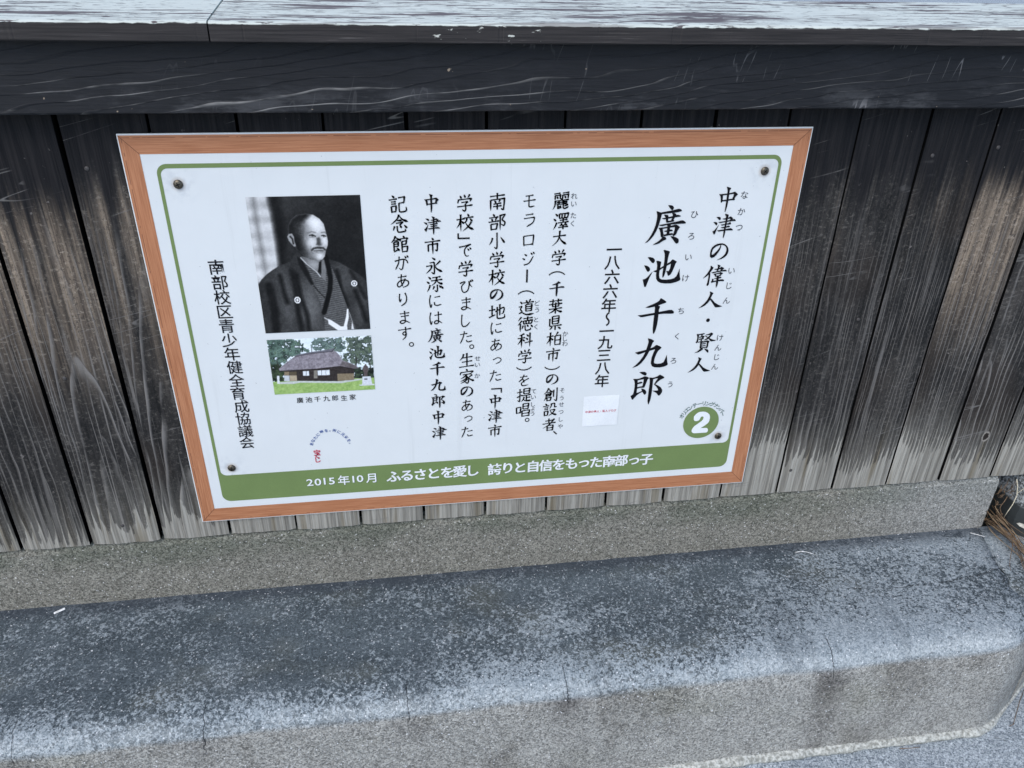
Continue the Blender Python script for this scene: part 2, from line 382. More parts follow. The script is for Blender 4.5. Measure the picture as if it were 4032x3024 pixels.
def mat_print(name, c, rough=.34, spec=.45):
    k = NT(name, rough, spec)
    a = k.noi(k.obj(), 18.0, 3, .6); b = k.noi(k.obj(), 420.0, 2, .6)
    f = k.ma('ADD', k.ma('MULTIPLY', a, .6), k.ma('MULTIPLY', b, .4))
    k.bump(k.noi(k.obj(), 9.0, 2), .004, .35)
    return k.out(k.mix(k.st(f, .3, .7), tuple(v * .93 for v in c), tuple(min(1, v * 1.07) for v in c)))

def mat_border(name, horiz):
    k = NT(name, .42, .4)
    p = k.obj(); s = (16, 1, 620) if horiz else (620, 1, 16)
    s2 = (70, 1, 420) if horiz else (420, 1, 70)
    a = k.noi(k.scl(p, s), 1.0, 4, .65); b = k.noi(k.scl(p, s2), 1.0, 3, .6); big = k.noi(p, 7.0, 2)
    c = k.mix(k.st(a, .32, .68), lin((162, 104, 70)), lin((194, 135, 98)))
    c = k.mix(k.st(b, .60, .74, 0, .4), c, lin((146, 84, 58)))
    c = k.mix(k.ma('MULTIPLY', big, .3), c, lin((184, 120, 82)))
    x, y, z = k.sep(p)
    u, v, lines = (x, z, (.5954, .0040)) if horiz else (z, x, (.0048, .8995))
    for i, l0 in enumerate(lines):       # broken dark line of the print, close to the sheet's edge
        d = k.ma('ABSOLUTE', k.ma('SUBTRACT', v, l0))
        on = k.st(k.noi(k.comb(u, .3 + i, 0.0), 75.0, 2), .40 + .12 * i, .44 + .12 * i)
        c = k.mix(k.ma('MULTIPLY', k.ma('MULTIPLY', k.st(d, .0005, .0002), on), .8), c, lin((92, 52, 38)))
    k.bump(k.noi(p, 9.0, 2), .004, .35)
    return k.out(c)

def mat_vcol(name):
    k = NT(name, .40, .2)
    q = k.attr('print'); return k.out(q.outputs['Color'])

# ------------------------------------------------------------------ setting: pavement
pave_m = mat_pavement()
pv = []; 
N = 26
xs = np.concatenate(([-400, -60, -8], np.linspace(-1.6, 2.6, 40), [9, 60, 400]))
ys = np.concatenate(([-400, -60, -8], np.linspace(-2.0, 0.6, 30), [4, 60, 400]))
V = [(x, y, 0.0015 * mnoise.noise(Vector((x * 4, y * 4, 0))) if abs(x) < 3 and abs(y) < 3 else 0.0) for y in ys for x in xs]
nx_ = len(xs)
F = [(j * nx_ + i, j * nx_ + i + 1, (j + 1) * nx_ + i + 1, (j + 1) * nx_ + i) for j in range(len(ys) - 1) for i in range(nx_ - 1)]
pave = mesh_obj('pavement', V, F, pave_m, smooth=True); pave['kind'] = 'structure'
pave['label'] = 'pale blue grey concrete pavement at the foot of the ledge'

# everything below is placed in the sign's own frame (x right, z up from its lower left corner), lifted by G0
def Z(z): return z + G0

# ------------------------------------------------------------------ fence
fence = thing('wooden_fence', (0, 0.02, Z(-0.032)), 'weathered dark board fence with peeling white cap, standing on the grey stone sill', 'fence')
FX, FY, FZ = 0, 0.02, Z(-0.032)
plank_m, rail_m, cap_m = mat_plank(), mat_rail(), mat_cap()
side_m = mat_simple('gap_shade_board_side', lin((11, 11, 12)), .9, .1, .3, 200)  # shade between the boards, put into the colour of their sides
nail_m = mat_simple('dull_nail_iron', lin((70, 66, 64)), .5, .5, .25, 900)
gaps = [-1.318, -1.214, -1.109, -1.005, -.901, -.797, -.692, -.588, -.484, -.380, -.2775, -.1742, -.0672, .0385, .1425, .2465, .3505, .4535, .557, .661, .764, .869, .974, 1.080, 1.1845, 1.2895, 1.394, 1.498, 1.602, 1.706, 1.810, 1.915, 2.02]
# per board: tan patch, bleached height, arch mix, pale ring strength
special = {10: (.9, .030, .3, .55), 11: (1.0, .058, 1, .8), 12: (.55, .045, 1, .85), 22: (.25, .085, .25, .5), 23: (.42, .055, 0, .6),
           24: (1.0, .105, .0, .85), 25: (.15, .06, .35, .8), 26: (.2, .085, .0, .8), 9: (.5, .03, 1, .6)}
knots = {25: (.0105, .0925, 1), 8: (.02, .3, .8)}
nails_at = {12: [(-.030, .590)], 13: [(.02 - .052, .588)], 14: [(-.036, .588)], 15: [(-.037, .588)], 16: [(-.036, .588)], 17: [(-.036, .588)], 18: [(-.035, .588)], 19: [(-.034, .588)],
            20: [(-.034, .588)], 21: [(-.034, .588)], 23: [(-.036, .590)], 24: [(-.04, .60)], 25: [(-.04, .60)], 10: [(-.035, .30)], 11: [(-.02, .30), (.0, .035)], 22: [(.02, .335), (-.035, .048)]}
for i in range(len(gaps) - 1):
    rr = random.Random(100 + i)
    gw = (.0028 if i < 13 else .0021) + rr.uniform(-.0005, .0004)
    x0, x1 = gaps[i] + gw, gaps[i + 1] - gw
    w = x1 - x0; dy = rr.uniform(-.0012, .0012)
    bm = bmesh.new()
    nx, nz = 8, 14
    H = .668
    fr = []
    for b in range(nz + 1):
        row = []
        for a in range(nx + 1):
            u = a / nx; t = b / nz
            xx = -w / 2 + u * w; zz = t * H
            if b == 0: zz += .0022 * mnoise.noise(Vector((xx * 60 + i * 3.1, 0, 0))) + rr.uniform(-.0004, .0004)
            if a in (0, nx): xx += .0007 * mnoise.noise(Vector((i * 5 + a, zz * 14, 0)))
            cup = -.0007 * (1 - (2 * u - 1) ** 2)
            ed = .0012 if a in (0, nx) else 0
            row.append(bm.verts.new((xx, cup + ed, zz)))
        fr.append(row)
    bk = [[bm.verts.new((v.co.x, .013, v.co.z)) for v in (row[0], row[-1])] for row in fr]
    for b in range(nz):
        for a in range(nx): bm.faces.new((fr[b][a], fr[b][a + 1], fr[b + 1][a + 1], fr[b + 1][a]))
        bm.faces.new((bk[b][0], fr[b][0], fr[b + 1][0], bk[b + 1][0]))
        bm.faces.new((fr[b][nx], bk[b][1], bk[b + 1][1], fr[b + 1][nx]))
        bm.faces.new((bk[b][1], bk[b][0], bk[b + 1][0], bk[b + 1][1]))
    bm.faces.new([bk[0][0], bk[0][1]] + [fr[0][a] for a in range(nx, -1, -1)])
    bm.faces.new([fr[nz][a] for a in range(nx + 1)] + [bk[nz][1], bk[nz][0]])
    bmesh.ops.recalc_face_normals(bm, faces=bm.faces); bm.normal_update()
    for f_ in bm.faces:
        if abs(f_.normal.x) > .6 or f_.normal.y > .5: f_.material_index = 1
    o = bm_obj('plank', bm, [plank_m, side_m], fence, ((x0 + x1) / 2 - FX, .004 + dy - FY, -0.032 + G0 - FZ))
    o.rotation_euler = (0, R(rr.uniform(-.08, .08)), 0)
    par = special.get(i, (rr.uniform(.2, .6), rr.uniform(.07, .11), rr.choice((0, 0, 1)), rr.uniform(.4, .7)))
    if 13 <= i <= 21: par = (.2, rr.uniform(.11, .14), 0, .5)
    at = o.data.attributes.new('gp', 'FLOAT_COLOR', 'POINT')
    at.data.foreach_set('color', list(par) * len(o.data.vertices))
    kx_, kz_, ks_ = knots.get(i, (0, 0, 0))
    at = o.data.attributes.new('kn', 'FLOAT_COLOR', 'POINT')
    at.data.foreach_set('color', [kx_, kz_, ks_, 1] * len(o.data.vertices))
    for nxp, nzp in nails_at.get(i, []):
        nb = bmesh.new()
        bmesh.ops.create_uvsphere(nb, u_segments=10, v_segments=6, radius=.0030)
        for v in nb.verts: v.co.y *= .45
        bm_obj('nail', nb, nail_m, o, (nxp, -.0006, nzp), True)

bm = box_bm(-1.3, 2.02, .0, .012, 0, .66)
bm_obj('added_gap_backing', bm, mat_simple('gap_shade_backing', lin((9, 9, 9)), .95, .05), fence, (-FX, .024 - FY, Z(-.030) - FZ))  # added unseen board that blocks light through the gaps; black stands for shade

def long_board(name, x0, x1, prof, mat, loc, seed, amp=.0012):
    """board running along x with a cross-section prof of (y, z) and slightly uneven edges"""
    n = 60; bm = bmesh.new(); rings = []
    for i in range(n + 1):
        x = x0 + (x1 - x0) * i / n
        rings.append([bm.verts.new((x, y + amp * .6 * mnoise.noise(Vector((x * 9, j * 3.3, seed))), z + amp * mnoise.noise(Vector((x * 5, j * 7.7, seed + 9))))) for j, (y, z) in enumerate(prof)])
    m_ = len(prof)
    for a, b in zip(rings, rings[1:]):
        for j in range(m_): bm.faces.new((a[j], a[(j + 1) % m_], b[(j + 1) % m_], b[j]))
    bm.faces.new(rings[0][::-1]); bm.faces.new(rings[-1])
    bmesh.ops.recalc_face_normals(bm, faces=bm.faces)
    return bm_obj(name, bm, mat, fence, loc)
long_board('rail', -1.3, 2.02, [(0, .0015), (.0015, 0), (.030, 0), (.030, .083), (.0015, .083), (0, .0815)], rail_m, (0 - FX, -.030 - FY, Z(.6283) - FZ), 3, .0008)
capp = [(0, .0012), (.0012, 0), (.030, -.001), (.15, .010), (.15, .042), (.004, .0218), (.0008, .0205), (0, .019)]
long_board('cap_board', -1.3, .1362, capp, cap_m, (-FX, -.05 - FY, Z(.7082) - FZ), 11, .0009)
long_board('cap_board', .1378, 2.02, capp, cap_m, (-FX, -.0494 - FY, Z(.7076) - FZ), 23, .0009)

# ------------------------------------------------------------------ stone sill under the fence
sill_m = mat_sill()
bm = bmesh.new(); n = 90
prof = [(.0, -.40), (.0, -.060), (.0, -.012), (.003, -.003), (.01, 0), (.13, 0), (.13, -.40)]
rings = []
for i in range(n + 1):
    x = -1.3 + (1.4205 + 1.3) * i / n
    rings.append([bm.verts.new((x - .004 * (i == n) * (j > 2), y + (.0014 * mnoise.noise(Vector((x * 22, j * 2.1, 1))) if j < 4 else 0), z)) for j, (y, z) in enumerate(prof)])
for a, b in zip(rings, rings[1:]):
    for j in range(len(prof)): bm.faces.new((a[j], a[(j + 1) % len(prof)], b[(j + 1) % len(prof)], b[j]))
bm.faces.new(rings[0][::-1]); bm.faces.new(rings[-1])
bmesh.ops.recalc_face_normals(bm, faces=bm.faces)
sill = bm_obj('stone_sill', bm, sill_m, None, (0, .0065, Z(-.035)))
tag(sill, 'long rough grey stone sill carrying the board fence, greenish along its top', 'sill')

# ------------------------------------------------------------------ concrete ledge
ledge_m = mat_ledge()
def ledge_mesh(front, back, secs, ends, ntop=26):
    """front: list of (x,y) along the foot; back: (x,y) partners at the wall; secs: (inset, z)"""
    bm = bmesh.new(); rings = []
    for i, (f, b) in enumerate(zip(front, back)):
        f = Vector((*f, 0)); b = Vector((*b, 0))
        p0 = Vector((*front[max(i - 1, 0)], 0)); p1 = Vector((*front[min(i + 1, len(front) - 1)], 0))
        t = (p1 - p0).normalized(); nrm = Vector((-t.y, t.x, 0))
        ring = []
        for ins, z in secs:
            q = f + nrm * ins
            w = .0022 * mnoise.noise(Vector((q.x * 9, q.y * 9, z * 12))) + .0012 * mnoise.noise(Vector((q.x * 40, q.y * 40, z * 40)))
            ring.append(bm.verts.new((q.x, q.y - w, z + (w * .6 if z > -.2 else 0))))
        q = f + nrm * secs[-1][0]
        for k in range(1, ntop + 1):
            s = q.lerp(b, k / ntop)
            w = .0030 * mnoise.noise(Vector((s.x * 5, s.y * 7, 4))) + .0010 * mnoise.noise(Vector((s.x * 34, s.y * 34, 2)))
            ring.append(bm.verts.new((s.x, s.y, secs[-1][1] + w * (1 - (k / ntop) ** 6))))
        rings.append(ring)
    m_ = len(rings[0])
    for a, b in zip(rings, rings[1:]):
        for j in range(m_ - 1): bm.faces.new((a[j], b[j], b[j + 1], a[j + 1]))
    for k, rg in ((0, rings[0]), (1, rings[-1])):
        if ends[k]:
            lo = bm.verts.new((rg[-1].co.x, rg[-1].co.y, -.40)); bm.faces.new((rg + [lo]) if k else (rg + [lo])[::-1])
    bmesh.ops.recalc_face_normals(bm, faces=bm.faces)
    return bm
secs = [(0, -.395), (.001, -.33), (.002, -.25), (.003, -.214), (.005, -.196), (.009, -.182), (.015, -.172), (.023, -.165), (.034, -.1605), (.050, -.1575), (.07, -.1562)]
fx = list(np.linspace(-1.3, 1.285, 170)); front = [(x, -.262) for x in fx] + [(1.303, -.2605), (1.320, -.2545), (1.345, -.2425), (1.372, -.2265), (1.393, -.2145)]
back = [(x, .009) for x in fx] + [(1.315, .009), (1.34, .009), (1.37, .009), (1.393, .009), (1.4115, .009)]
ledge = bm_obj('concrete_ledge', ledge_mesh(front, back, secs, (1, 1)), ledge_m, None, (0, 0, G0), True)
tag(ledge, 'low concrete ledge with pale rounded edge and blue grey lichen stained top, below the sign', 'ledge')
f2 = [(1.3965, -.2125), (1.425, -.195), (1.454, -.177), (1.55, -.118), (1.66, -.05), (1.74, -.002)]
b2 = [(1.4145, .009), (1.44, .009), (1.47, .009), (1.55, .009), (1.66, .010), (1.74, .012)]
lb = bm_obj('concrete_block', ledge_mesh(f2, b2, secs, (1, 1)), ledge_m, None, (0, 0, G0 - .001), True)
tag(lb, 'separate wedge of pale concrete past the joint at the right end of the ledge', 'concrete block')
# mortar fillet at the foot
mort_m = NT('pale_mortar', .85, .2)
a_ = mort_m.noi(mort_m.obj(), 170.0, 4, .65)
mort = mort_m.out(mort_m.mix(mort_m.st(a_, .35, .65), lin((140, 140, 132)), lin((206, 206, 198)))); mort_m.bump(a_, .003, .8)
bm = bmesh.new(); rings = []
path = []
for i in range(len(front) - 1):
    a = Vector((*front[i], 0)); b = Vector((*front[i + 1], 0)); nn = max(1, int((b - a).length / .006))
    for s in range(nn): path.append(a.lerp(b, s / nn))
for v in f2[:-1]: path.append(Vector((*v, 0)))
for i, q in enumerate(path):
    t = (path[min(i + 1, len(path) - 1)] - path[max(i - 1, 0)]).normalized(); nr = Vector((t.y, -t.x, 0))
    wx = mnoise.noise(Vector((q.x * 30, q.y * 30, 5))); wz = mnoise.noise(Vector((q.x * 110, q.y * 90, 8)))
    taper = 1.0 if q.x < 1.30 else max(.25, 1 - (q.x - 1.30) * 9)
    chip = .45 if mnoise.noise(Vector((q.x * 17, 3, 3))) > .62 else 1.0
    o_ = (.0095 + .0030 * wx + .0016 * wz) * taper * chip; h_ = (.011 + .0030 * wx) * max(taper, .5)
    e = q + nr * -.004
    rings.append([bm.verts.new((e.x, e.y, h_ + .002)), bm.verts.new((q.x + nr.x * o_ * .45, q.y + nr.y * o_ * .45, h_)), bm.verts.new((q.x + nr.x * o_, q.y + nr.y * o_, h_ * .62 + .001 * wz)), bm.verts.new((q.x + nr.x * o_ * .9, q.y + nr.y * o_ * .9, .0012)), bm.verts.new((e.x, e.y, -.004))])
for a, b in zip(rings, rings[1:]):
    for j in range(4): bm.faces.new((a[j], a[j + 1], b[j + 1], b[j]))
bmesh.ops.recalc_face_normals(bm, faces=bm.faces)
mo = bm_obj('mortar_strip', bm, mort, ledge, (0, 0, -G0 * 0), True)
mo.location = (0, 0, -G0 + .0)
# ------------------------------------------------------------------ right-hand opening: dark stone, soil, roots
slate_m = NT('smooth_dark_slate', .5, .4); q_ = slate_m.obj(); zz_ = slate_m.sep(q_)[2]
n1 = slate_m.noi(q_, 240.0, 4, .65); n2 = slate_m.noi(slate_m.scl(q_, (20, 20, 20)), 1.0, 4, .6)
cc = slate_m.mix(n2, lin((42, 46, 47)), lin((66, 70, 70)))
rough_top = slate_m.mix(slate_m.st(n1, .38, .64), lin((70, 72, 72)), lin((176, 180, 180)))
slate = slate_m.out(slate_m.mix(slate_m.st(slate_m.ma('ADD', zz_, slate_m.ma('MULTIPLY', n2, .012)), .292, .300), cc, rough_top)); slate_m.bump(n1, .0015, .6)
bm = bmesh.new()
pl = [(1.4655, .13), (1.4655, .004), (1.4690, -.010), (1.478, -.024), (1.56, -.118), (1.95, -.118), (1.95, .13)]
lo = [bm.verts.new((x, y, 0)) for x, y in pl]; hi = [bm.verts.new((x, y, .3465)) for x, y in pl]
for i in range(len(pl)): bm.faces.new((lo[i], lo[(i + 1) % len(pl)], hi[(i + 1) % len(pl)], hi[i]))
bm.faces.new(hi); bm.faces.new(lo[::-1])
bmesh.ops.recalc_face_normals(bm, faces=bm.faces)
ds = bm_obj('stone_block', bm, slate, None, (0, 0, 0))
tag(ds, 'smooth dark grey stone block under the fence beyond the root filled gap', 'stone block')
soil_m = mat_simple('dark_soil', lin((24, 20, 17)), .95, .1, .6, 160)
bm = bmesh.new(); G_ = 14; grid = []
for j in range(G_ + 1):
    grid.append([bm.verts.new((1.419 + .048 * i / 6, .035 + .075 * j / G_ + .012 * mnoise.noise(Vector((i, j, 2.2))), .01 + .338 * j / G_)) for i in range(7)])
for j in range(G_):
    for i in range(6): bm.faces.new((grid[j][i], grid[j][i + 1], grid[j + 1][i + 1], grid[j + 1][i]))
soil = bm_obj('soil', bm, soil_m, None, (0, 0, 0)); soil['kind'] = 'structure'
soil['label'] = 'dark soil packed in the gap between the sill and the dark stone'

def straw_mat(name, c): return mat_simple(name, c, .6, .3, .3, 300)
root_m, pale_m, wht_m = straw_mat('dry_root', lin((122, 100, 78))), straw_mat('pale_straw', lin((206, 196, 172))), straw_mat('white_straw', lin((238, 238, 232)))
rr = random.Random(4)
bm = bmesh.new()
for i in range(26):
    s = Vector((1.430 + rr.uniform(-.006, .018), .004 + rr.uniform(-.010, .03), -.146 + rr.uniform(-.006, .03)))
    e = Vector((1.425 + rr.uniform(-.028, .040), -.150 + rr.uniform(-.07, .05), -.150))
    pts = []
    b1, b2_ = rr.uniform(-.012, .012), rr.uniform(.004, .020)
    for k in range(12):
        t = k / 11
        q = s.lerp(e, t); q.x += b1 * math.sin(t * 5 + i) + .010 * math.sin(t * 3.1); q.z = -.1535 + (s.z + .1535) * (1 - t) ** 3 + b2_ * math.sin(min(1, t * 1.15) * 3.14) * .7 + .001
        pts.append(q)
    nf = len(bm.faces); tube(bm, pts, rr.uniform(.0004, .0012), .0003, 5)
    bm.faces.ensure_lookup_table()
    for f_ in bm.faces[nf:]: f_.material_index = (0, 1, 0, 2)[i % 4]
for i in range(22):
    s = Vector((rr.uniform(1.424, 1.462), rr.uniform(.0, .035), rr.uniform(-.15, -.06)))
    d = Vector((rr.uniform(-.02, .02), rr.uniform(-.02, .02), rr.uniform(-.05, .04)))
    pts = [s + d * (k / 6) + Vector((.004 * math.sin(k * 1.1 + i), 0, .003 * math.cos(k * .9 + i))) for k in range(7)]
    tube(bm, pts, rr.uniform(.0004, .0009), .0003, 5)
roots = bm_obj('dry_roots', bm, [root_m, straw_mat('tan_root', lin((158, 138, 110))), straw_mat('dark_root', lin((78, 62, 50)))], None, (0, 0, G0), True)
tag(roots, 'tangle of thin brown dry roots spilling from the gap over the right ledge end', 'roots')
def straw(name, pts, r0, r1, m, label, cat='straw', group=None):
    b = bmesh.new(); tube(b, pts, r0, r1, 6); o = bm_obj(name, b, m, None, (0, 0, G0), True); return tag(o, label, cat, 'loose straws')
straw('straw', [(1.4485, .000, -.040), (1.4530, -.004, -.055), (1.4545, -.008, -.072), (1.4515, -.010, -.090), (1.4475, -.010, -.106), (1.4480, -.006, -.125)], .0009, .0007, pale_m, 'thick white stem hanging upright inside the dark gap')
straw('straw', [(1.4545, -.008, -.066), (1.465, -.008, -.055), (1.476, -.007, -.046)], .0007, .0005, pale_m, 'short tan stem slanting up in the dark gap beneath the fence boards')
straw('straw', [(1.0247, -0.0198, -0.1545), (1.0356, -0.019, -0.1545), (1.0452, -0.021, -0.1545), (1.0542, -0.0272, -0.1545), (1.0619, -0.0369, -0.1545)], .0007, .0005, wht_m, 'curved white straw lying on the ledge near the sill')
straw('straw', [(1.3863, -0.0085, -0.1545), (1.3961, -0.0151, -0.1545), (1.4071, -0.0223, -0.1545)], .0008, .0006, wht_m, 'short straight white straw on the ledge beside the tangle of roots')
straw('straw', [(1.1395, -0.2751, -0.3835), (1.1588, -0.2766, -0.3835), (1.1763, -0.2768, -0.3835)], .0006, .0005, root_m, 'thin tan straw lying on the pavement along the mortar strip')
straw('straw', [(1.4422, -0.1908, -0.3835), (1.4146, -0.2147, -0.3835), (1.3852, -0.2421, -0.3835), (1.3696, -0.2567, -0.3835), (1.3604, -0.2585, -0.3835)], .0006, .0005, root_m, 'reddish brown bent straw on the pavement by the chamfered corner of the ledge')
# paper scrap by the sill
bm = box_bm(-.0085, .0085, -.0022, .0022, 0, .0016, .0005, 1)
for v in bm.verts: v.co.z += .0012 * math.sin(v.co.x * 260); v.co.y += .0006 * math.sin(v.co.x * 500)
bmesh.ops.subdivide_edges(bm, edges=list(bm.edges), cuts=2)
sc_ = bm_obj('paper_scrap', bm, wht_m, None, (-0.2493, -0.0070, Z(-.1555)))
sc_.rotation_euler = (0, 0, R(28)); tag(sc_, 'small rolled white paper scrap on the ledge against the sill', 'litter')
# dry leaf on the dark stone
bm = bmesh.new(); 
lf = [(0, 0), (.004, .0035), (.010, .0050), (.017, .0038), (.023, 0), (.015, -.0028), (.007, -.0026)]
up = [bm.verts.new((x, y, .0016 * math.sin(x * 130))) for x, y in lf]; dn = [bm.verts.new((x, y, -.0006 + .0016 * math.sin(x * 130))) for x, y in lf]
bm.faces.new(up); bm.faces.new(dn[::-1])
for i in range(7): bm.faces.new((dn[i], dn[(i + 1) % 7], up[(i + 1) % 7], up[i]))
leaf = bm_obj('dry_leaf', bm, mat_simple('bleached_leaf', lin((196, 192, 180)), .7, .2, .25, 200), None, (1.4705, -.0155, Z(-.1335)))
leaf.rotation_euler = (R(78), R(6), R(-48)); tag(leaf, 'pale bleached leaf clinging to the face of the dark stone block', 'leaf')

# ------------------------------------------------------------------ the sign
SW, SH = .9040, .600
sign = thing('information_sign', (SW / 2, .004, Z(0)), 'white Japanese information board with brown wood grain border, screwed to the dark fence', 'sign')
SY = -.004                       # front face of the sheet, relative to the sign's origin
def S_obj(name, verts, faces, mat, parent=None, depth=0.0):
    """flat printed piece: verts are (x mm, z mm) in the sheet's frame"""
    o = mesh_obj(name, [(v[0] / 1000, -(v[2] if len(v) > 2 else 0.0) - depth, v[1] / 1000) for v in verts], faces, mat)
    o.parent = parent or sign
    if parent is None: o.location = (-SW / 2, SY, 0)
    return o
panel_m = mat_panel()
panel = bm_obj('panel', box_bm(0, SW, 0, .003, 0, SH, .0003, 1), panel_m, sign, (-SW / 2, SY, 0))
bh, bv = mat_border('printed_wood_grain_across', True), mat_border('printed_wood_grain_upright', False)
seam_m = mat_simple('dark_print_line', lin((84, 46, 32)), .4, .4)
ox0, oz0, ox1, oz1 = 1.4, 1.4, 902.6, 598.2
ix0, iz0, ix1, iz1 = 22.6, 25.2, 879.8, 575.4
D1 = .0003
bo = S_obj('border', [(ox0, oz0), (ox1, oz0), (ox1, oz1), (ox0, oz1), (ix0, iz0), (ix1, iz0), (ix1, iz1), (ix0, iz1)],
           [(0, 1, 5, 4), (2, 3, 7, 6), (1, 2, 6, 5), (3, 0, 4, 7)], [bh, bv], None, D1)
for i, p_ in enumerate(bo.data.polygons): p_.material_index = 0 if i < 2 else 1
# mitre lines
for a, b in (((ox0, oz0), (ix0, iz0)), ((ox1, oz0), (ix1, iz0)), ((ox1, oz1), (ix1, iz1)), ((ox0, oz1), (ix0, iz1))):
    a, b = Vector(a), Vector(b); t_ = (b - a).normalized(); n_ = Vector((-t_.y, t_.x)) * .28
    S_obj('mitre_line', [tuple(a - n_), tuple(b - n_), tuple(b + n_), tuple(a + n_)], [(0, 1, 2, 3)], seam_m, None, D1 + .0002)
# green frame with rounded corners and a broad lower band
green_m = mat_print('printed_green', lin((116, 136, 82)))
def rrect(x0, z0, x1, z1, r, n=8):
    pts = []
    for cx, cz, a0 in ((x1 - r, z0 + r, -90), (x1 - r, z1 - r, 0), (x0 + r, z1 - r, 90), (x0 + r, z0 + r, 180)):
        for k in range(n + 1):
            a = R(a0 + 90 * k / n); pts.append((cx + r * math.cos(a), cz + r * math.sin(a)))
    return pts
outr = rrect(38.2, 37.6, 867.2, 563.2, 13); inr = rrect(42.6, 87.0, 862.8, 557.6, 9)
n_ = len(outr)
S_obj('green_frame', outr + inr, [(i, (i + 1) % n_, n_ + (i + 1) % n_, n_ + i) for i in range(n_)], green_m, None, D1)

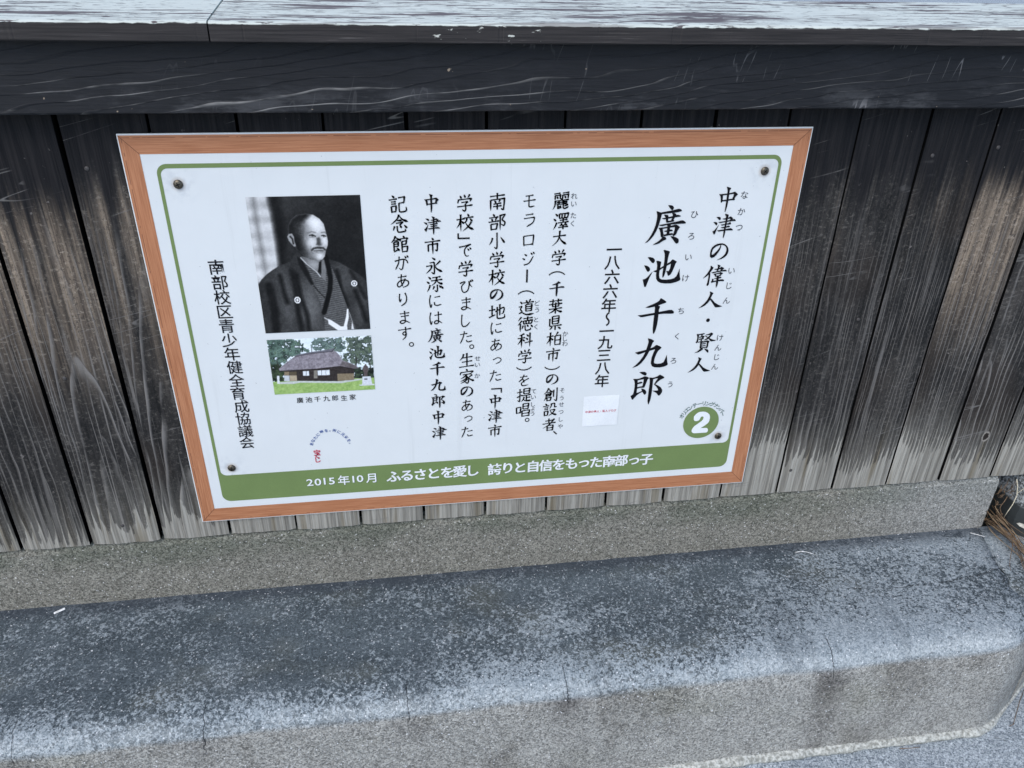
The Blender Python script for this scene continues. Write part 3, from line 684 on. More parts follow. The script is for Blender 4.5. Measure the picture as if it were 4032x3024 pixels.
# printed lettering: brush outlines and positions, in millimetres on the sheet
GLY = {'廣': [[(709.7,495.8),(713.9,495.7),(716.9,494.7),(718.5,492.5),(718.4,489.9),(716.6,488.6),(714.7,489.5),(712.1,492.2)], [(699.9,485.5),(716.6,488.2),(723.1,489.8),(726.4,490.4),(729.5,489.4),(731,487.6),(730.1,486.5),(723.7,485.1),(714.8,484.2),(701.5,483.2)], [(693.7,487.2),(694.8,487.5),(700.8,485.5),(702.2,483.5),(701.3,477.7),(700.2,471.6),(698.7,464.9),(696.3,457.8),(693.4,452),(689.4,446.7),(685.3,442.7),(681.4,440.9),(685.8,446.4),(689.6,453),(692.5,460.2),(694.7,468.1),(695.6,476.6),(695.3,482.7)], [(705.3,481.8),(706.1,482.4),(710.4,481.9),(712.2,480.6),(712.2,473.5),(711.1,470.6),(709.7,470.9),(708.9,474),(707.9,478.5)], [(716.8,484.4),(720.2,484.3),(722.6,483.2),(723.5,481.6),(721.9,478.1),(720.3,475),(718.5,472.9),(716.2,473.4),(717.6,476.4),(718.4,480.8)], [(702.3,477.1),(708.9,478),(718.1,480),(723.7,481.6),(726.4,481.7),(730.4,480.1),(729.4,479.1),(721.5,477.9),(711.3,476.2),(706,475.6)], [(709.9,473.1),(716.1,473.6),(720.1,474.8),(721.6,473.2),(720.8,472.1),(711.1,470.6)], [(699.1,467.6),(705.5,468.5),(716.6,470.2),(725.4,472),(731.5,473.4),(734.2,473.5),(737.1,471.9),(739.1,469.9),(738.3,468.7),(732.6,468.6),(721.3,468.1),(710.2,467.1),(705.4,465.8),(701.7,466.2)], [(711.4,468.1),(716.9,467.8),(717.3,466.2),(716.4,462.2),(716.4,453.2),(712.1,452.8),(712.2,457.8),(712.3,464.5)], [(699.3,463.3),(701.6,463.5),(705.5,462.3),(706.7,458),(707.9,453.4),(707.2,449.8),(705.5,449.3),(704,450.4),(702.9,455.8),(701.5,459.9)], [(700.2,463.5),(707.4,464),(717.1,465.8),(721.5,467),(724.6,467.7),(727.4,466.4),(731.2,463.8),(729.4,461.8),(726.4,463.7),(723.2,464),(716.5,463.3),(705.8,461.8)], [(723.4,464.2),(730.9,464),(729.5,461.1),(728,458.3),(727.1,454.7),(725.6,452),(722.8,450.5),(721.6,451.2),(722.5,454.8),(723.5,460.2)], [(707.4,458.4),(711.5,459.4),(716.8,460.6),(719.1,460.5),(721.1,459.1),(720.3,458.2),(716.3,457.5),(710,457.3)], [(706.8,453.2),(716.6,454.7),(720.2,455.3),(722.4,453.9),(721.4,452.6),(708.9,450.9)], [(708.5,450.9),(711.9,448.8),(712.9,446.7),(711.8,445.6),(707.9,443.9),(702.9,440.4),(698.4,439.1),(693.3,438.2),(696.5,440.6),(700.7,443.2),(704.8,446.9),(706.3,449.6)], [(718.3,450.6),(721.7,450.5),(727.4,448.5),(730.7,446.4),(731.8,443.6),(731.4,440.4),(729,439.2),(727.1,440.1),(723.3,444.8)]],
'池': [[(688,419.9),(691.9,420),(696.6,418.7),(699.2,416),(699.6,413.2),(697.9,410.7),(695.8,411),(692.5,414.4)], [(683.9,407.7),(687.3,407.3),(691.2,405.3),(693.5,402.6),(693.7,399.7),(691.5,397.4),(689.4,398.2),(686.9,402.4)], [(698.2,397.9),(696.9,394.9),(694,387.8),(691.9,380.7),(690.4,375),(689.2,373.5),(687.4,374.6),(684.2,385.6),(688.5,386.9),(691.8,390.3),(695.1,394.7)], [(698.6,398.1),(704.2,400.1),(713.7,405.9),(719.3,409.7),(723,411.9),(725.6,415.3),(727.4,415.1),(733,411.8),(731.1,408.3),(729.9,403.2),(727.9,396.6),(725.6,391.9),(722.6,389.9),(721.5,391.1),(719.8,395.5),(718.2,397.9),(722.2,397.5),(723.8,401.5),(724.3,408.8),(719.7,406.6),(711,401.5),(705.1,396.5),(702.3,396.4)], [(710.6,429.8),(712.3,430.2),(718.4,428.6),(720.7,427.2),(719.5,423.2),(718.9,416.7),(718.4,405.5),(717.6,397),(716.4,390.8),(714.5,387.3),(713.5,389),(713.2,394.8),(713.5,403.8),(713.8,413.2),(713.6,420.6),(712.9,424.9)], [(701.7,413.8),(704,414.1),(709.3,412.4),(709.2,409.1),(708.7,403.5),(708.2,397.3),(708.4,391.6),(709.7,386.8),(712.9,384.8),(720,384.2),(727,384.7),(732,386.2),(734.9,389.2),(736.6,393.9),(738.5,401),(739.4,393.8),(740.7,387.5),(741.9,384.1),(740.9,382.2),(736,380),(727.8,378.1),(718.4,378.3),(711.7,379.5),(707.2,382.1),(704.6,386),(703.5,391.8),(703.8,399.9),(703.8,406),(703.1,409.8)]],
'千': [[(715,354.7),(716.2,354.7),(721.2,351.7),(724.9,348.6),(723.7,347.2),(717.7,345.2),(712.2,343.2),(705.3,341.2),(698.8,340.1),(693.1,340.5),(696.7,342.6),(704.8,346),(711.1,349.2),(713.5,351.3)], [(682.2,328.5),(687.7,328.8),(697,330.1),(708.3,331.6),(720.5,333.6),(729.9,335.2),(734.7,335.2),(737.3,333.3),(738.8,331),(737.8,329),(733,328.9),(723.4,329.4),(714.4,328.8),(702.1,327.1),(689.9,325.2),(687.1,325.3)], [(707,343.2),(712.2,343.4),(715.8,341.5),(714.6,336.9),(714.6,330.8),(714.8,320.7),(714.4,311.6),(713.3,304),(712,298.9),(710.3,296.1),(709.2,298),(708.2,304.7),(708,312.4),(707.9,322.6),(708.2,332.6),(707.9,339.1)]],
'九': [[(702.2,288.6),(703.4,289.1),(708.9,287.3),(712.9,284.5),(710.6,280.9),(709.6,276.8),(708.4,272.1),(707.2,267.4),(704.5,260.7),(700.8,253.4),(696.1,246.7),(690.7,241.9),(682.1,238.8),(687.1,243.4),(693.3,250.6),(697.9,258.4),(700.6,265.1),(702.2,272.4),(703.5,278.7),(704,283.4),(703.2,286.8)], [(684.2,265.7),(691.5,267.5),(701.1,269.6),(709.6,272.3),(713.3,274),(716.4,277),(718.1,277.1),(723,274.8),(726.2,272.3),(724.1,269.7),(721,266.7),(718.7,261),(717,254.1),(716.5,247.7),(717.7,245.2),(722.6,244.1),(728.4,244.6),(732.2,246.6),(734,252.1),(735.9,259),(737.3,251.9),(738.2,246.5),(739.6,242.9),(738.8,240.8),(734.1,238.6),(726.8,237.4),(718.3,238.2),(714.1,240.3),(711.8,244.7),(711.5,250.7),(712.2,257.1),(713.9,263.9),(716,269.9),(710,268.3),(700.5,265.7),(693.5,262.9),(689.4,262)]],
'郎': [[(694.7,230.8),(699.2,231.4),(703.2,231.1),(705.8,229.7),(707.1,227.2),(706.6,224.8),(704.6,224.3),(700.7,226.2),(696.9,228.9)], [(685.6,219.1),(688.5,219.4),(693,218.7),(693.7,215.9),(694.1,204.8),(693.9,194.3),(694.5,193.4),(698.9,195.1),(702.2,196.5),(703.4,194.9),(699.1,192.8),(694.5,188.9),(690.9,184.3),(688.9,181.3),(687.4,181.7),(684.5,188.4),(688.2,191.3),(689.1,195.1),(689.6,204),(689.1,211.8),(687.8,216.3)], [(691.5,218.8),(696.4,219.6),(700.2,221.3),(704.5,223.2),(708.1,222.2),(712.3,219.5),(709.6,217.2),(708.2,211.7),(706.8,205.7),(705.4,202.5),(703.2,202.3),(698.1,202.6),(694.2,201.2),(694,204),(699.4,205.1),(702.3,205.7),(703,210.9),(703.3,217.8),(698.6,217.3),(693.2,216.2)], [(693.7,212.1),(699,213.7),(700.8,213.3),(701.9,211.8),(700.3,210.6),(693.9,209.3)], [(700.8,201),(703.3,200.8),(707.6,198.4),(709.7,194.9),(709.8,191.6),(708,189.4),(706.2,190.1),(703.4,194.8),(702.1,197.1)], [(712,220.1),(714.3,220.2),(718.6,219.4),(718.7,216.6),(718.9,205.5),(719,191),(718.2,179.2),(716.4,172.2),(715.6,170.7),(714.7,172),(713.6,177.2),(713.5,185.7),(713.5,199.2),(713.7,210.3),(713.2,215.9)], [(716.3,219.5),(721.2,220.3),(725.1,221.8),(728.3,224.3),(729.8,224.2),(734.7,221.2),(736.9,219.4),(735.8,217.8),(730.8,215.4),(726.3,211.2),(723.1,207.8),(728.5,204.7),(732.9,201.3),(735.8,196.7),(736,192.7),(733.9,188.3),(731.7,186.1),(730,186.9),(727.6,190.4),(723.7,193.5),(719.1,196.1),(724,195.8),(729,196),(728.2,198.8),(725.2,203.2),(720.9,207.4),(723.1,212.5),(726.5,218.4),(723.5,218.3),(718.6,216.9)]],
'中': [[(782.4,509.7),(783.4,510),(788.2,509.2),(788.6,506.1),(788.9,501.5),(788.8,499.1),(787.6,497.4),(786.4,498.1),(785.8,503),(784.9,506.5)], [(784.9,509.8),(794.5,510.6),(800.9,511.7),(805.4,513),(807.4,511.6),(810.4,508.9),(808.5,507),(807.1,505),(805.9,502.9),(802.7,502.6),(803.9,506.4),(804.1,509.9),(797.3,509),(788.1,507.8)], [(788.4,501.2),(794.1,501.8),(802.7,503),(806.2,503.3),(807.2,502.2),(806.3,500.8),(800.8,500.7),(794.5,499.7),(788.4,499.3)], [(792,519.9),(793,520),(798.3,518.5),(798.8,517.5),(797.4,515.3),(797.3,511.5),(797.4,503.8),(797.4,497.5),(796.9,491.2),(795.9,485.9),(795.1,483.4),(794.5,484.8),(794.4,489.8),(794.4,499),(794.2,508),(794.2,513.6),(793.3,517.1)]],
'津': [[(783.5,476.9),(787.2,477.2),(789.7,476.2),(790.5,474.3),(789.9,472.5),(788.2,472.5)], [(779.9,469.7),(783.2,469.7),(785.7,468.8),(786.6,467.2),(785.9,464.8),(784.3,465.1)], [(789.2,466.2),(788.2,463.5),(786.5,457.8),(784.9,452.3),(784,450.9),(783,451.5),(780.5,455.7),(783.2,457.5),(785.7,460.7)], [(792.8,474.2),(797.4,475),(801.7,475.9),(804.7,477.5),(806.7,476.3),(808.9,474.5),(807.7,472.7),(806,469.9),(805,471.4),(804.5,474.2),(800.6,473.6),(797,472.8),(794.8,473)], [(787.1,469.3),(797.3,470.8),(808,472.9),(811.3,473.4),(813.5,471.1),(812.9,470.4),(805.6,470.1),(798.3,469.2),(790.1,467.9)], [(791.2,465.6),(798.8,466.5),(803.3,467.8),(805.6,469.9),(806.1,467.7),(807.4,466.6),(806.3,465.6),(800.8,465.3),(793.6,464)], [(791.7,461.2),(799.4,462.7),(804,463.9),(806.2,462.7),(805.5,461.6),(799.7,460.7),(794.6,460.1)], [(786.9,457.2),(797.1,458.4),(807.9,460.1),(811.3,457.6),(810.3,456.7),(800.7,456.8),(790.2,455.3)], [(795.5,480.9),(796.7,481.4),(800.6,480.3),(801.5,479),(800.8,475.8),(800.5,469.3),(800.1,462.5),(800.1,455.9),(799.7,449),(798.4,445.2),(797.8,445.4),(797.3,453.4),(797.4,458.9),(797.7,466.1),(798,473.7),(797.5,477.6)]],
'の': [[(796.1,435.1),(797.3,435.1),(797.4,431.9),(796.5,428.2),(794.2,423.4),(791.8,419.7),(789.2,416.8),(786.7,415.8),(784.5,415.7),(782.7,417.4),(782.1,420.1),(781.9,424.2),(782.3,428.3),(783.9,432),(786.9,434.8),(790.7,436.8),(795,437.5),(798.8,437.5),(802.7,436.2),(806.6,433.1),(808.8,429.7),(809.8,426.3),(809.6,422.5),(808.1,418.8),(804.8,415.7),(800.7,413.4),(793.3,412),(798.6,414.6),(802.6,417.9),(805.1,421.2),(806.2,424.9),(806.1,428.6),(804.9,431.7),(802.3,434),(798.4,435.2),(794.7,434.8),(790.5,433.2),(787.1,430.7),(785.3,428.2),(784.6,423.7),(785,420.2),(787.1,421.2),(790.3,424.3),(793.5,428.3),(795.5,432)]],
'偉': [[(785.7,403.2),(786.8,403.4),(790.9,400.4),(789.3,397.2),(786.8,393.1),(784,388.9),(780,385.6),(776.4,383.8),(779.3,387.6),(782.8,392.4),(785.1,397.3),(786.1,400.4)], [(784.7,390.8),(787,392.3),(787.4,386.9),(787.4,380.3),(787.2,374.1),(785.8,371.7),(784.4,372),(783.6,373.8),(784.5,378.1),(784.8,383.9)], [(796.1,404.6),(797.2,404.9),(801.4,403.4),(799.8,400.3),(798.6,395.3),(796.3,394.6),(796.9,398.1),(797.3,401.5)], [(791.6,397.9),(797.3,399),(800.6,399.8),(803,401.5),(807.6,399),(805.6,397),(804,395.1),(801.8,394.8),(802.4,397.9),(798,397.1),(794.2,396.8)], [(788,392.8),(796.5,394.6),(805,396),(809.8,396.6),(812.2,395.2),(811.4,393.9),(804.2,394),(796.7,392.9),(790.5,391.6)], [(791.8,390.6),(793.6,390.9),(795.9,389.6),(796.9,386.9),(795.2,385.8),(794,388.6)], [(792.5,390.7),(798.8,391.7),(802.8,393.1),(807.1,391.2),(804.9,389.3),(804,387.8),(801.4,387.1),(802.5,390.4),(796.1,389.6)], [(795.7,387.3),(801.3,388.3),(804.3,388),(803.4,386.9),(795.9,386)], [(793.3,383.2),(798.1,384),(802.1,385.6),(803.9,385.7),(805.7,384.5),(803.9,383.5),(798.3,382.6),(794.9,382.4)], [(790.6,383.1),(792.2,382.8),(793.9,381.6),(793.4,379.7),(791.2,376.4),(789.6,378.3),(791.4,380.5)], [(790.1,378.8),(798.3,380.1),(804.2,381.4),(808,381.6),(810.4,380),(809.6,378.7),(801.6,378.6),(795.2,377.7),(791.2,376.6)], [(797.6,387.3),(801.3,386.9),(801.4,382.5),(801.3,377.8),(801,372.4),(799.3,368.5),(798.6,369.3),(798.2,374.8),(797.8,380.7)]],
'人': [[(790.4,362.3),(791.5,362.6),(796.7,359.9),(795.1,356.6),(793.7,351.7),(792.8,348.3),(790,344),(786.3,340.2),(781.6,337.6),(776.1,335.8),(779.9,338.8),(784.7,343.5),(788.5,348.9),(790.7,354.8),(791.7,358.7)], [(793.7,351.7),(797.1,348.5),(801.6,343.9),(807.2,340.5),(814.1,337.6),(809,336.4),(803.6,336.1),(801.8,337.5),(798.4,342.1),(793.1,349.1)]],
'賢': [[(779.9,292.6),(781.8,292.7),(784,291.6),(783.8,285.7),(783.8,279),(781.7,276.8),(779.9,278.3),(781.3,280.8),(781.7,286.7)], [(781.1,292.3),(786.6,292.7),(791.6,293.7),(793.3,292.6),(790,290.9),(782.9,290.6)], [(787.2,291),(789.6,290.9),(789.6,288),(787.7,287.6)], [(784.2,287.4),(791.4,289.3),(793.4,288),(791.9,285.7),(792.6,284),(790.4,282.9),(784.1,282.6),(784.2,284.2),(788.9,285.1),(789.8,286.7),(784.4,285.9)], [(787.6,283),(789.6,282.7),(789.7,280.4),(787.2,280.1)], [(782.2,278.6),(788.4,280),(791.5,280.5),(791.3,279.2),(784,277.7)], [(794.3,290.9),(799.3,291.9),(802.6,294),(804,294),(806.7,291.7),(804.2,288.5),(801.2,284.4),(797.6,282.1),(792,281.1),(796.8,284.6),(799.9,287.9),(801.8,290.3),(796.1,289.8)], [(793,289),(795,289.4),(799,286.2),(803.8,283.5),(808.4,281.5),(813.3,280.7),(810,279.3),(804.8,278.8),(802.6,280.6),(799.2,284.5)], [(787.2,280.1),(790.3,279.3),(790.5,273.6),(790.6,267.6),(789,267.3),(787.5,268.2),(787.8,272.9)], [(789.3,279.3),(794.7,280.1),(798.1,281.1),(799.8,280.7),(802.5,278.9),(801.2,276.4),(801.2,270.9),(800.8,268.8),(799.2,266.9),(798.3,268.1),(798.5,273.2),(798.2,278.3),(790.4,277.2)], [(790.6,275.9),(794.8,276.5),(796,276.8),(797.3,276),(796.2,275.2),(790.8,274.2)], [(790.7,272.3),(796.5,273.3),(797.6,272.3),(795.9,271.8),(790.7,270.6)], [(790.3,269.1),(798.2,270.2),(798.8,268.7),(790.9,267.8)], [(790.1,268.1),(793,267.5),(793.8,266.2),(790.8,263.3),(786.3,260.8),(780.2,260),(784.5,262.4),(788,265.6)], [(794.6,267.4),(797.5,266.6),(801.7,264.9),(803.2,262.7),(803.2,260.1),(801.9,259.5),(799.8,261.6)]]}
TXT = {'body_text': [('麗',556.3,505.7,25.5), ('澤',557.8,477.1,25.5), ('大',556.8,452.1,25.5), ('学',557.1,423.9,25.5), ('(',555.5,400.2,25.5), ('千',556,376.1,25.5), ('葉',556.1,348.9,25.5), ('県',556.7,322.3,25.5), ('柏',555.8,295.4,25.5), ('市',555.6,268.9,25.5), (')',555.2,246,25.5), ('の',556.3,226.4,25.5), ('創',555,199.2,25.5), ('設',555,172.2,25.5), ('者',554.9,143.7,25.5), ('、',565.1,127.9,25.5), ('モ',512.6,506.1,25.5), ('ラ',513.4,479.4,25.5), ('ロ',512.7,450.5,25.5), ('ジ',513.3,423.5,25.5), ('ー',512,397.6,25.5), ('(',511.4,372.5,25.5), ('道',512.5,349.1,25.5), ('徳',511.8,322.2,25.5), ('科',512.1,295.8,25.5), ('学',512.3,268.6,25.5), (')',511.5,247.7,25.5), ('を',511.8,227.2,25.5), ('提',512.7,201.4,25.5), ('唱',511.7,174.3,25.5), ('。',519,155.4,25.5), ('南',468.6,506,25.5), ('部',468.3,477.8,25.5), ('小',468.5,451.1,25.5), ('学',468.6,423.7,25.5), ('校',468.6,397.3,25.5), ('の',468.5,370.4,25.5), ('地',469.3,344,25.5), ('学',424.2,505.4,25.5), ('校',424.4,478.4,25.5), ('」',421.9,459.2,25.5), ('で',424,438.9,25.5), ('学',424.4,411.9,25.5), ('び',425.3,385.6,25.5), ('ま',424.2,358.6,25.5), ('中',379.6,505.9,25.5), ('津',379.8,475.6,25.5), ('市',379.2,446.4,25.5), ('永',380.2,417.4,25.5), ('添',380.9,390.3,25.5), ('に',380.2,364,25.5), ('記',335,505.9,25.5), ('念',335.5,479.2,25.5), ('館',334.7,450.2,25.5), ('が',335.9,423.7,25.5), ('あ',336,396.6,25.5), ('り',334.9,368.9,25.5), ('に',468.6,317.1,25.5), ('あ',468.4,290.4,25.5), ('っ',470.2,263.7,25.5), ('た',467.9,237.6,25.5), ('「',469.8,212,25.5), ('中',468.2,192.3,25.5), ('津',468.2,165.6,25.5), ('市',467.7,138.6,25.5), ('し',423.3,331.6,25.5), ('た',423.8,305,25.5), ('。',432,289.2,25.5), ('生',424.1,266.7,25.5), ('家',424.4,239.5,25.5), ('の',424,213.1,25.5), ('あ',424.1,188.3,25.5), ('っ',425.7,163.9,25.5), ('た',423.7,139.7,25.5), ('は',380.2,337.8,25.5), ('廣',379.1,310.3,25.5), ('池',380.6,282.1,25.5), ('千',379.8,254.8,25.5), ('九',380.4,227.3,25.5), ('郎',379.9,199.1,25.5), ('中',379.6,169.5,25.5), ('津',380,141,25.5), ('ま',335.7,341.1,25.5), ('す',334.9,315.6,25.5), ('。',343.6,297.5,25.5)],
'ruby_text': [('れ',574.4,511.7,9.6), ('い',574.4,500.6,9.6), ('た',574.7,484.5,9.6), ('く',574,473,9.6), ('か',572.9,303.4,9.6), ('し',572.9,295,9.6), ('わ',572.9,286.8,9.6), ('そ',573,205.8,9.6), ('う',572.9,192,9.6), ('せ',572.8,180.3,9.6), ('つ',573,166.2,9.6), ('し',573.4,152.5,9.6), ('や',573.3,139.6,9.6), ('ど',528.4,355,9.6), ('う',528.3,344.1,9.6), ('と',527.7,328.6,9.6), ('く',527.6,317,9.6), ('て',527.9,206.7,9.6), ('い',527.8,196.3,9.6), ('し',527.7,183.3,9.6), ('ょ',527.5,175.5,9.6), ('う',527.2,166.5,9.6), ('せ',440.5,269,9.6), ('い',440.4,258.2,9.6), ('か',440.1,239.6,9.6), ('な',820.3,507.9,12.5), ('か',819.8,484,12.5), ('つ',820,460.4,12.5), ('い',819.6,394.3,12.5), ('ひ',750.4,481.3,12.5), ('ろ',749.7,449.5,12.5), ('い',749.8,417.7,12.5), ('け',749.8,385.4,12.5), ('じ',819.6,370.7,12.5), ('ん',819.4,346.8,12.5), ('け',818.7,284.4,12.5), ('ん',818.2,267.2,12.5), ('じ',818.7,250.6,12.5), ('ん',818,233.5,12.5), ('ち',749.4,332.8,12.5), ('く',748.5,290.3,12.5), ('ろ',748,248.1,12.5), ('う',747.8,205.7,12.5)],
'year_text': [('一',637.4,433.3,24), ('八',636.4,413.2,24), ('六',637.4,391.7,24), ('六',636.7,369.2,24), ('年',636.3,346.8,24), ('〜',636.4,324.5,24), ('一',636.3,304.9,24), ('九',635.8,285.7,24), ('三',635.4,263.6,24), ('八',635,240.9,24), ('年',635.5,219,24)],
'organiser_text': [('南',89.7,425.8,22.5), ('部',90.5,404,22.5), ('校',90.3,382.4,22.5), ('区',90.5,360.5,22.5), ('青',89.6,339.1,22.5), ('少',89.7,317.1,22.5), ('年',90.1,295.5,22.5), ('健',90.6,274.1,22.5), ('全',89.9,252.7,22.5), ('育',88.9,230.9,22.5), ('成',90.5,208.7,22.5), ('協',89.6,187.5,22.5), ('議',90,165.8,22.5), ('会',89.3,145,22.5)],
'caption_text': [('廣',175.1,213.7,10.2), ('池',188.1,213.7,10.2), ('千',200.7,213.8,10.2), ('九',213.9,214.2,10.2), ('郎',226.5,214.4,10.2), ('生',239.5,213.7,10.2), ('家',252.4,214.3,10.2)],
'date_text': [('2',173.8,63.3,19.5), ('0',186.1,63.1,19.5), ('1',196.6,63.9,19.5), ('5',207.7,63.3,19.5), ('年',226.3,63.5,19.5), ('1',241.4,63.9,19.5), ('0',251.9,64.2,19.5), ('月',269.2,63.6,19.5)],
'slogan_text': [('ふ',304.9,63.9,23.5), ('る',325.8,63.9,23.5), ('さ',347.5,64.6,23.5), ('と',369,64.8,23.5), ('を',390.5,64.7,23.5), ('愛',411.2,65.2,23.5), ('し',433.1,64.8,23.5), ('誇',468.3,64.7,23.5), ('り',489.5,65.2,23.5), ('と',510.2,64.9,23.5), ('自',531.6,65.2,23.5), ('信',552.5,65.2,23.5), ('を',574.1,65.2,23.5), ('も',595.8,65.1,23.5), ('っ',616.8,63.4,23.5), ('た',637.7,64.9,23.5), ('南',659.5,64.8,23.5), ('部',680.8,65.2,23.5), ('っ',702.6,61.7,23.5), ('子',724,63.5,23.5)],
'lottery_text': [('宝',190.4,118.8,11.5), ('く',190.2,112.3,11.5), ('じ',190.5,105.3,11.5)]}
ARC = [('あ',183.8,135.2,6.3), ('な',186.6,141.2,6.3), ('た',190.6,146.3,6.3), ('に',195.1,151.3,6.3), ('夢',201,155.8,6.3), ('を',208.1,157.8,6.3), ('。',213.5,156.9,6.3), ('街',220.3,157,6.3), ('に',226.8,154,6.3), ('元',232.3,149.1,6.3), ('気',236.9,143.5,6.3), ('を',240.4,137.5,6.3), ('。',241,132.2,6.3)]
ARC2 = [('オ',775,144.3,9), ('リ',778.6,150.1,9), ('エ',782.7,155.9,9), ('ン',787.9,159.9,9), ('テ',794.7,163.6,9), ('ー',802.4,166.3,9), ('リ',809.8,166.6,9), ('ン',816.7,165.3,9), ('グ',824,164.1,9), ('ナ',831.3,160.8,9), ('ン',836.2,156.3,9), ('バ',842.1,150.8,9), ('ー',845,144.1,9)]
TWO = [(796.3,137.1),(795.9,142.5),(797.5,145.4),(799.3,147.6),(801.7,149.7),(804.9,151),(811,151.2),(814.5,150.5),(817.4,149),(820.1,146.9),(822.2,144.5),(823.9,139.8),(824,136.7),(823.8,133.6),(822.9,130.2),(821.3,127.6),(816.4,123.3),(810.1,119.3),(819.7,119.2),(821.5,118.7),(822.8,117.4),(824.1,114.6),(823.6,111.5),(822.4,110.2),(820.4,109.8),(801.1,109.8),(799,110.3),(797.4,111.4),(796.2,112.9),(795.6,114.7),(795.6,117),(796.4,119.3),(797.7,121.9),(799.8,124.5),(805.9,129.5),(810.2,133),(812.2,136),(812.8,139),(812.6,140.2),(811.7,141.4),(809.9,142),(809,141.7),(808.1,140.9),(807.3,139),(806.9,137.1),(805.8,135.3),(804.6,134.2),(801.2,133.5),(799.5,133.8),(798.1,134.3)]
DOT = (794.6, 315.3)
REN2 = (792.6, 238.6)
ARCC = (212.5, 128.8)
# ---- lettering
_gc = {}
def font_glyph(ch, off):
    if (ch, off) in _gc: return _gc[(ch, off)]
    c = bpy.data.curves.new('g', 'FONT'); c.body = ch; c.size = 1.0; c.offset = off; c.resolution_u = 3
    o = bpy.data.objects.new('g', c); col.objects.link(o)
    me = bpy.data.meshes.new_from_object(o.evaluated_get(bpy.context.evaluated_depsgraph_get()))
    vs_ = [(v.co.x, v.co.y) for v in me.vertices]; fs = [tuple(p.vertices) for p in me.polygons]
    bpy.data.objects.remove(o); bpy.data.curves.remove(c); bpy.data.meshes.remove(me)
    xs_ = [v[0] for v in vs_]; ys_ = [v[1] for v in vs_]
    cx, cy = (min(xs_) + max(xs_)) / 2, (min(ys_) + max(ys_)) / 2
    _gc[(ch, off)] = ([(x - cx, y - cy) for x, y in vs_], fs)
    return _gc[(ch, off)]
TURN = {'(': -90, ')': -90, '「': -90, '」': -90, 'ー': -90, '〜': -90}
SUBST = {'(': '（', ')': '）'}
def put(V, F, ch, x, z, em, off=.0, shear=.0, nib=None, rotv=None, sx=1.0, lift=0.0):
    g, fs = font_glyph(SUBST.get(ch, ch), off)
    a = R(rotv if rotv is not None else 0); ca, sa = math.cos(a), math.sin(a)
    for j, (dx, dz) in enumerate(nib or [(0, 0)]):
        k0 = len(V)
        for u, w in g:
            u *= sx
            w2 = w + shear * u
            u2 = u
            if ch == '〜' : w2 = -w2
            U, W = ca * u2 - sa * w2, sa * u2 + ca * w2
            V.append((x + U * em + dx * em, z + W * em + dz * em, lift + j * .00002))
        fl = ch == '〜'
        F.extend([tuple(k0 + i for i in (f_[::-1] if fl else f_)) for f_ in fs])
def put_poly(V, F, polys, f, lift=0.0):
    for j, pg in enumerate(polys):
        k0 = len(V); q = [f(*p_) for p_ in pg]
        ar = sum(q[i][0] * q[(i + 1) % len(q)][1] - q[(i + 1) % len(q)][0] * q[i][1] for i in range(len(q)))
        if ar < 0: q = q[::-1]
        V.extend([(a, b, lift + j * .00002) for a, b in q]); F.append(tuple(range(k0, k0 + len(q))))
def bbc(g):
    xs_ = [p_[0] for s in g for p_ in s]; zs_ = [p_[1] for s in g for p_ in s]
    return (min(xs_) + max(xs_)) / 2, (min(zs_) + max(zs_)) / 2
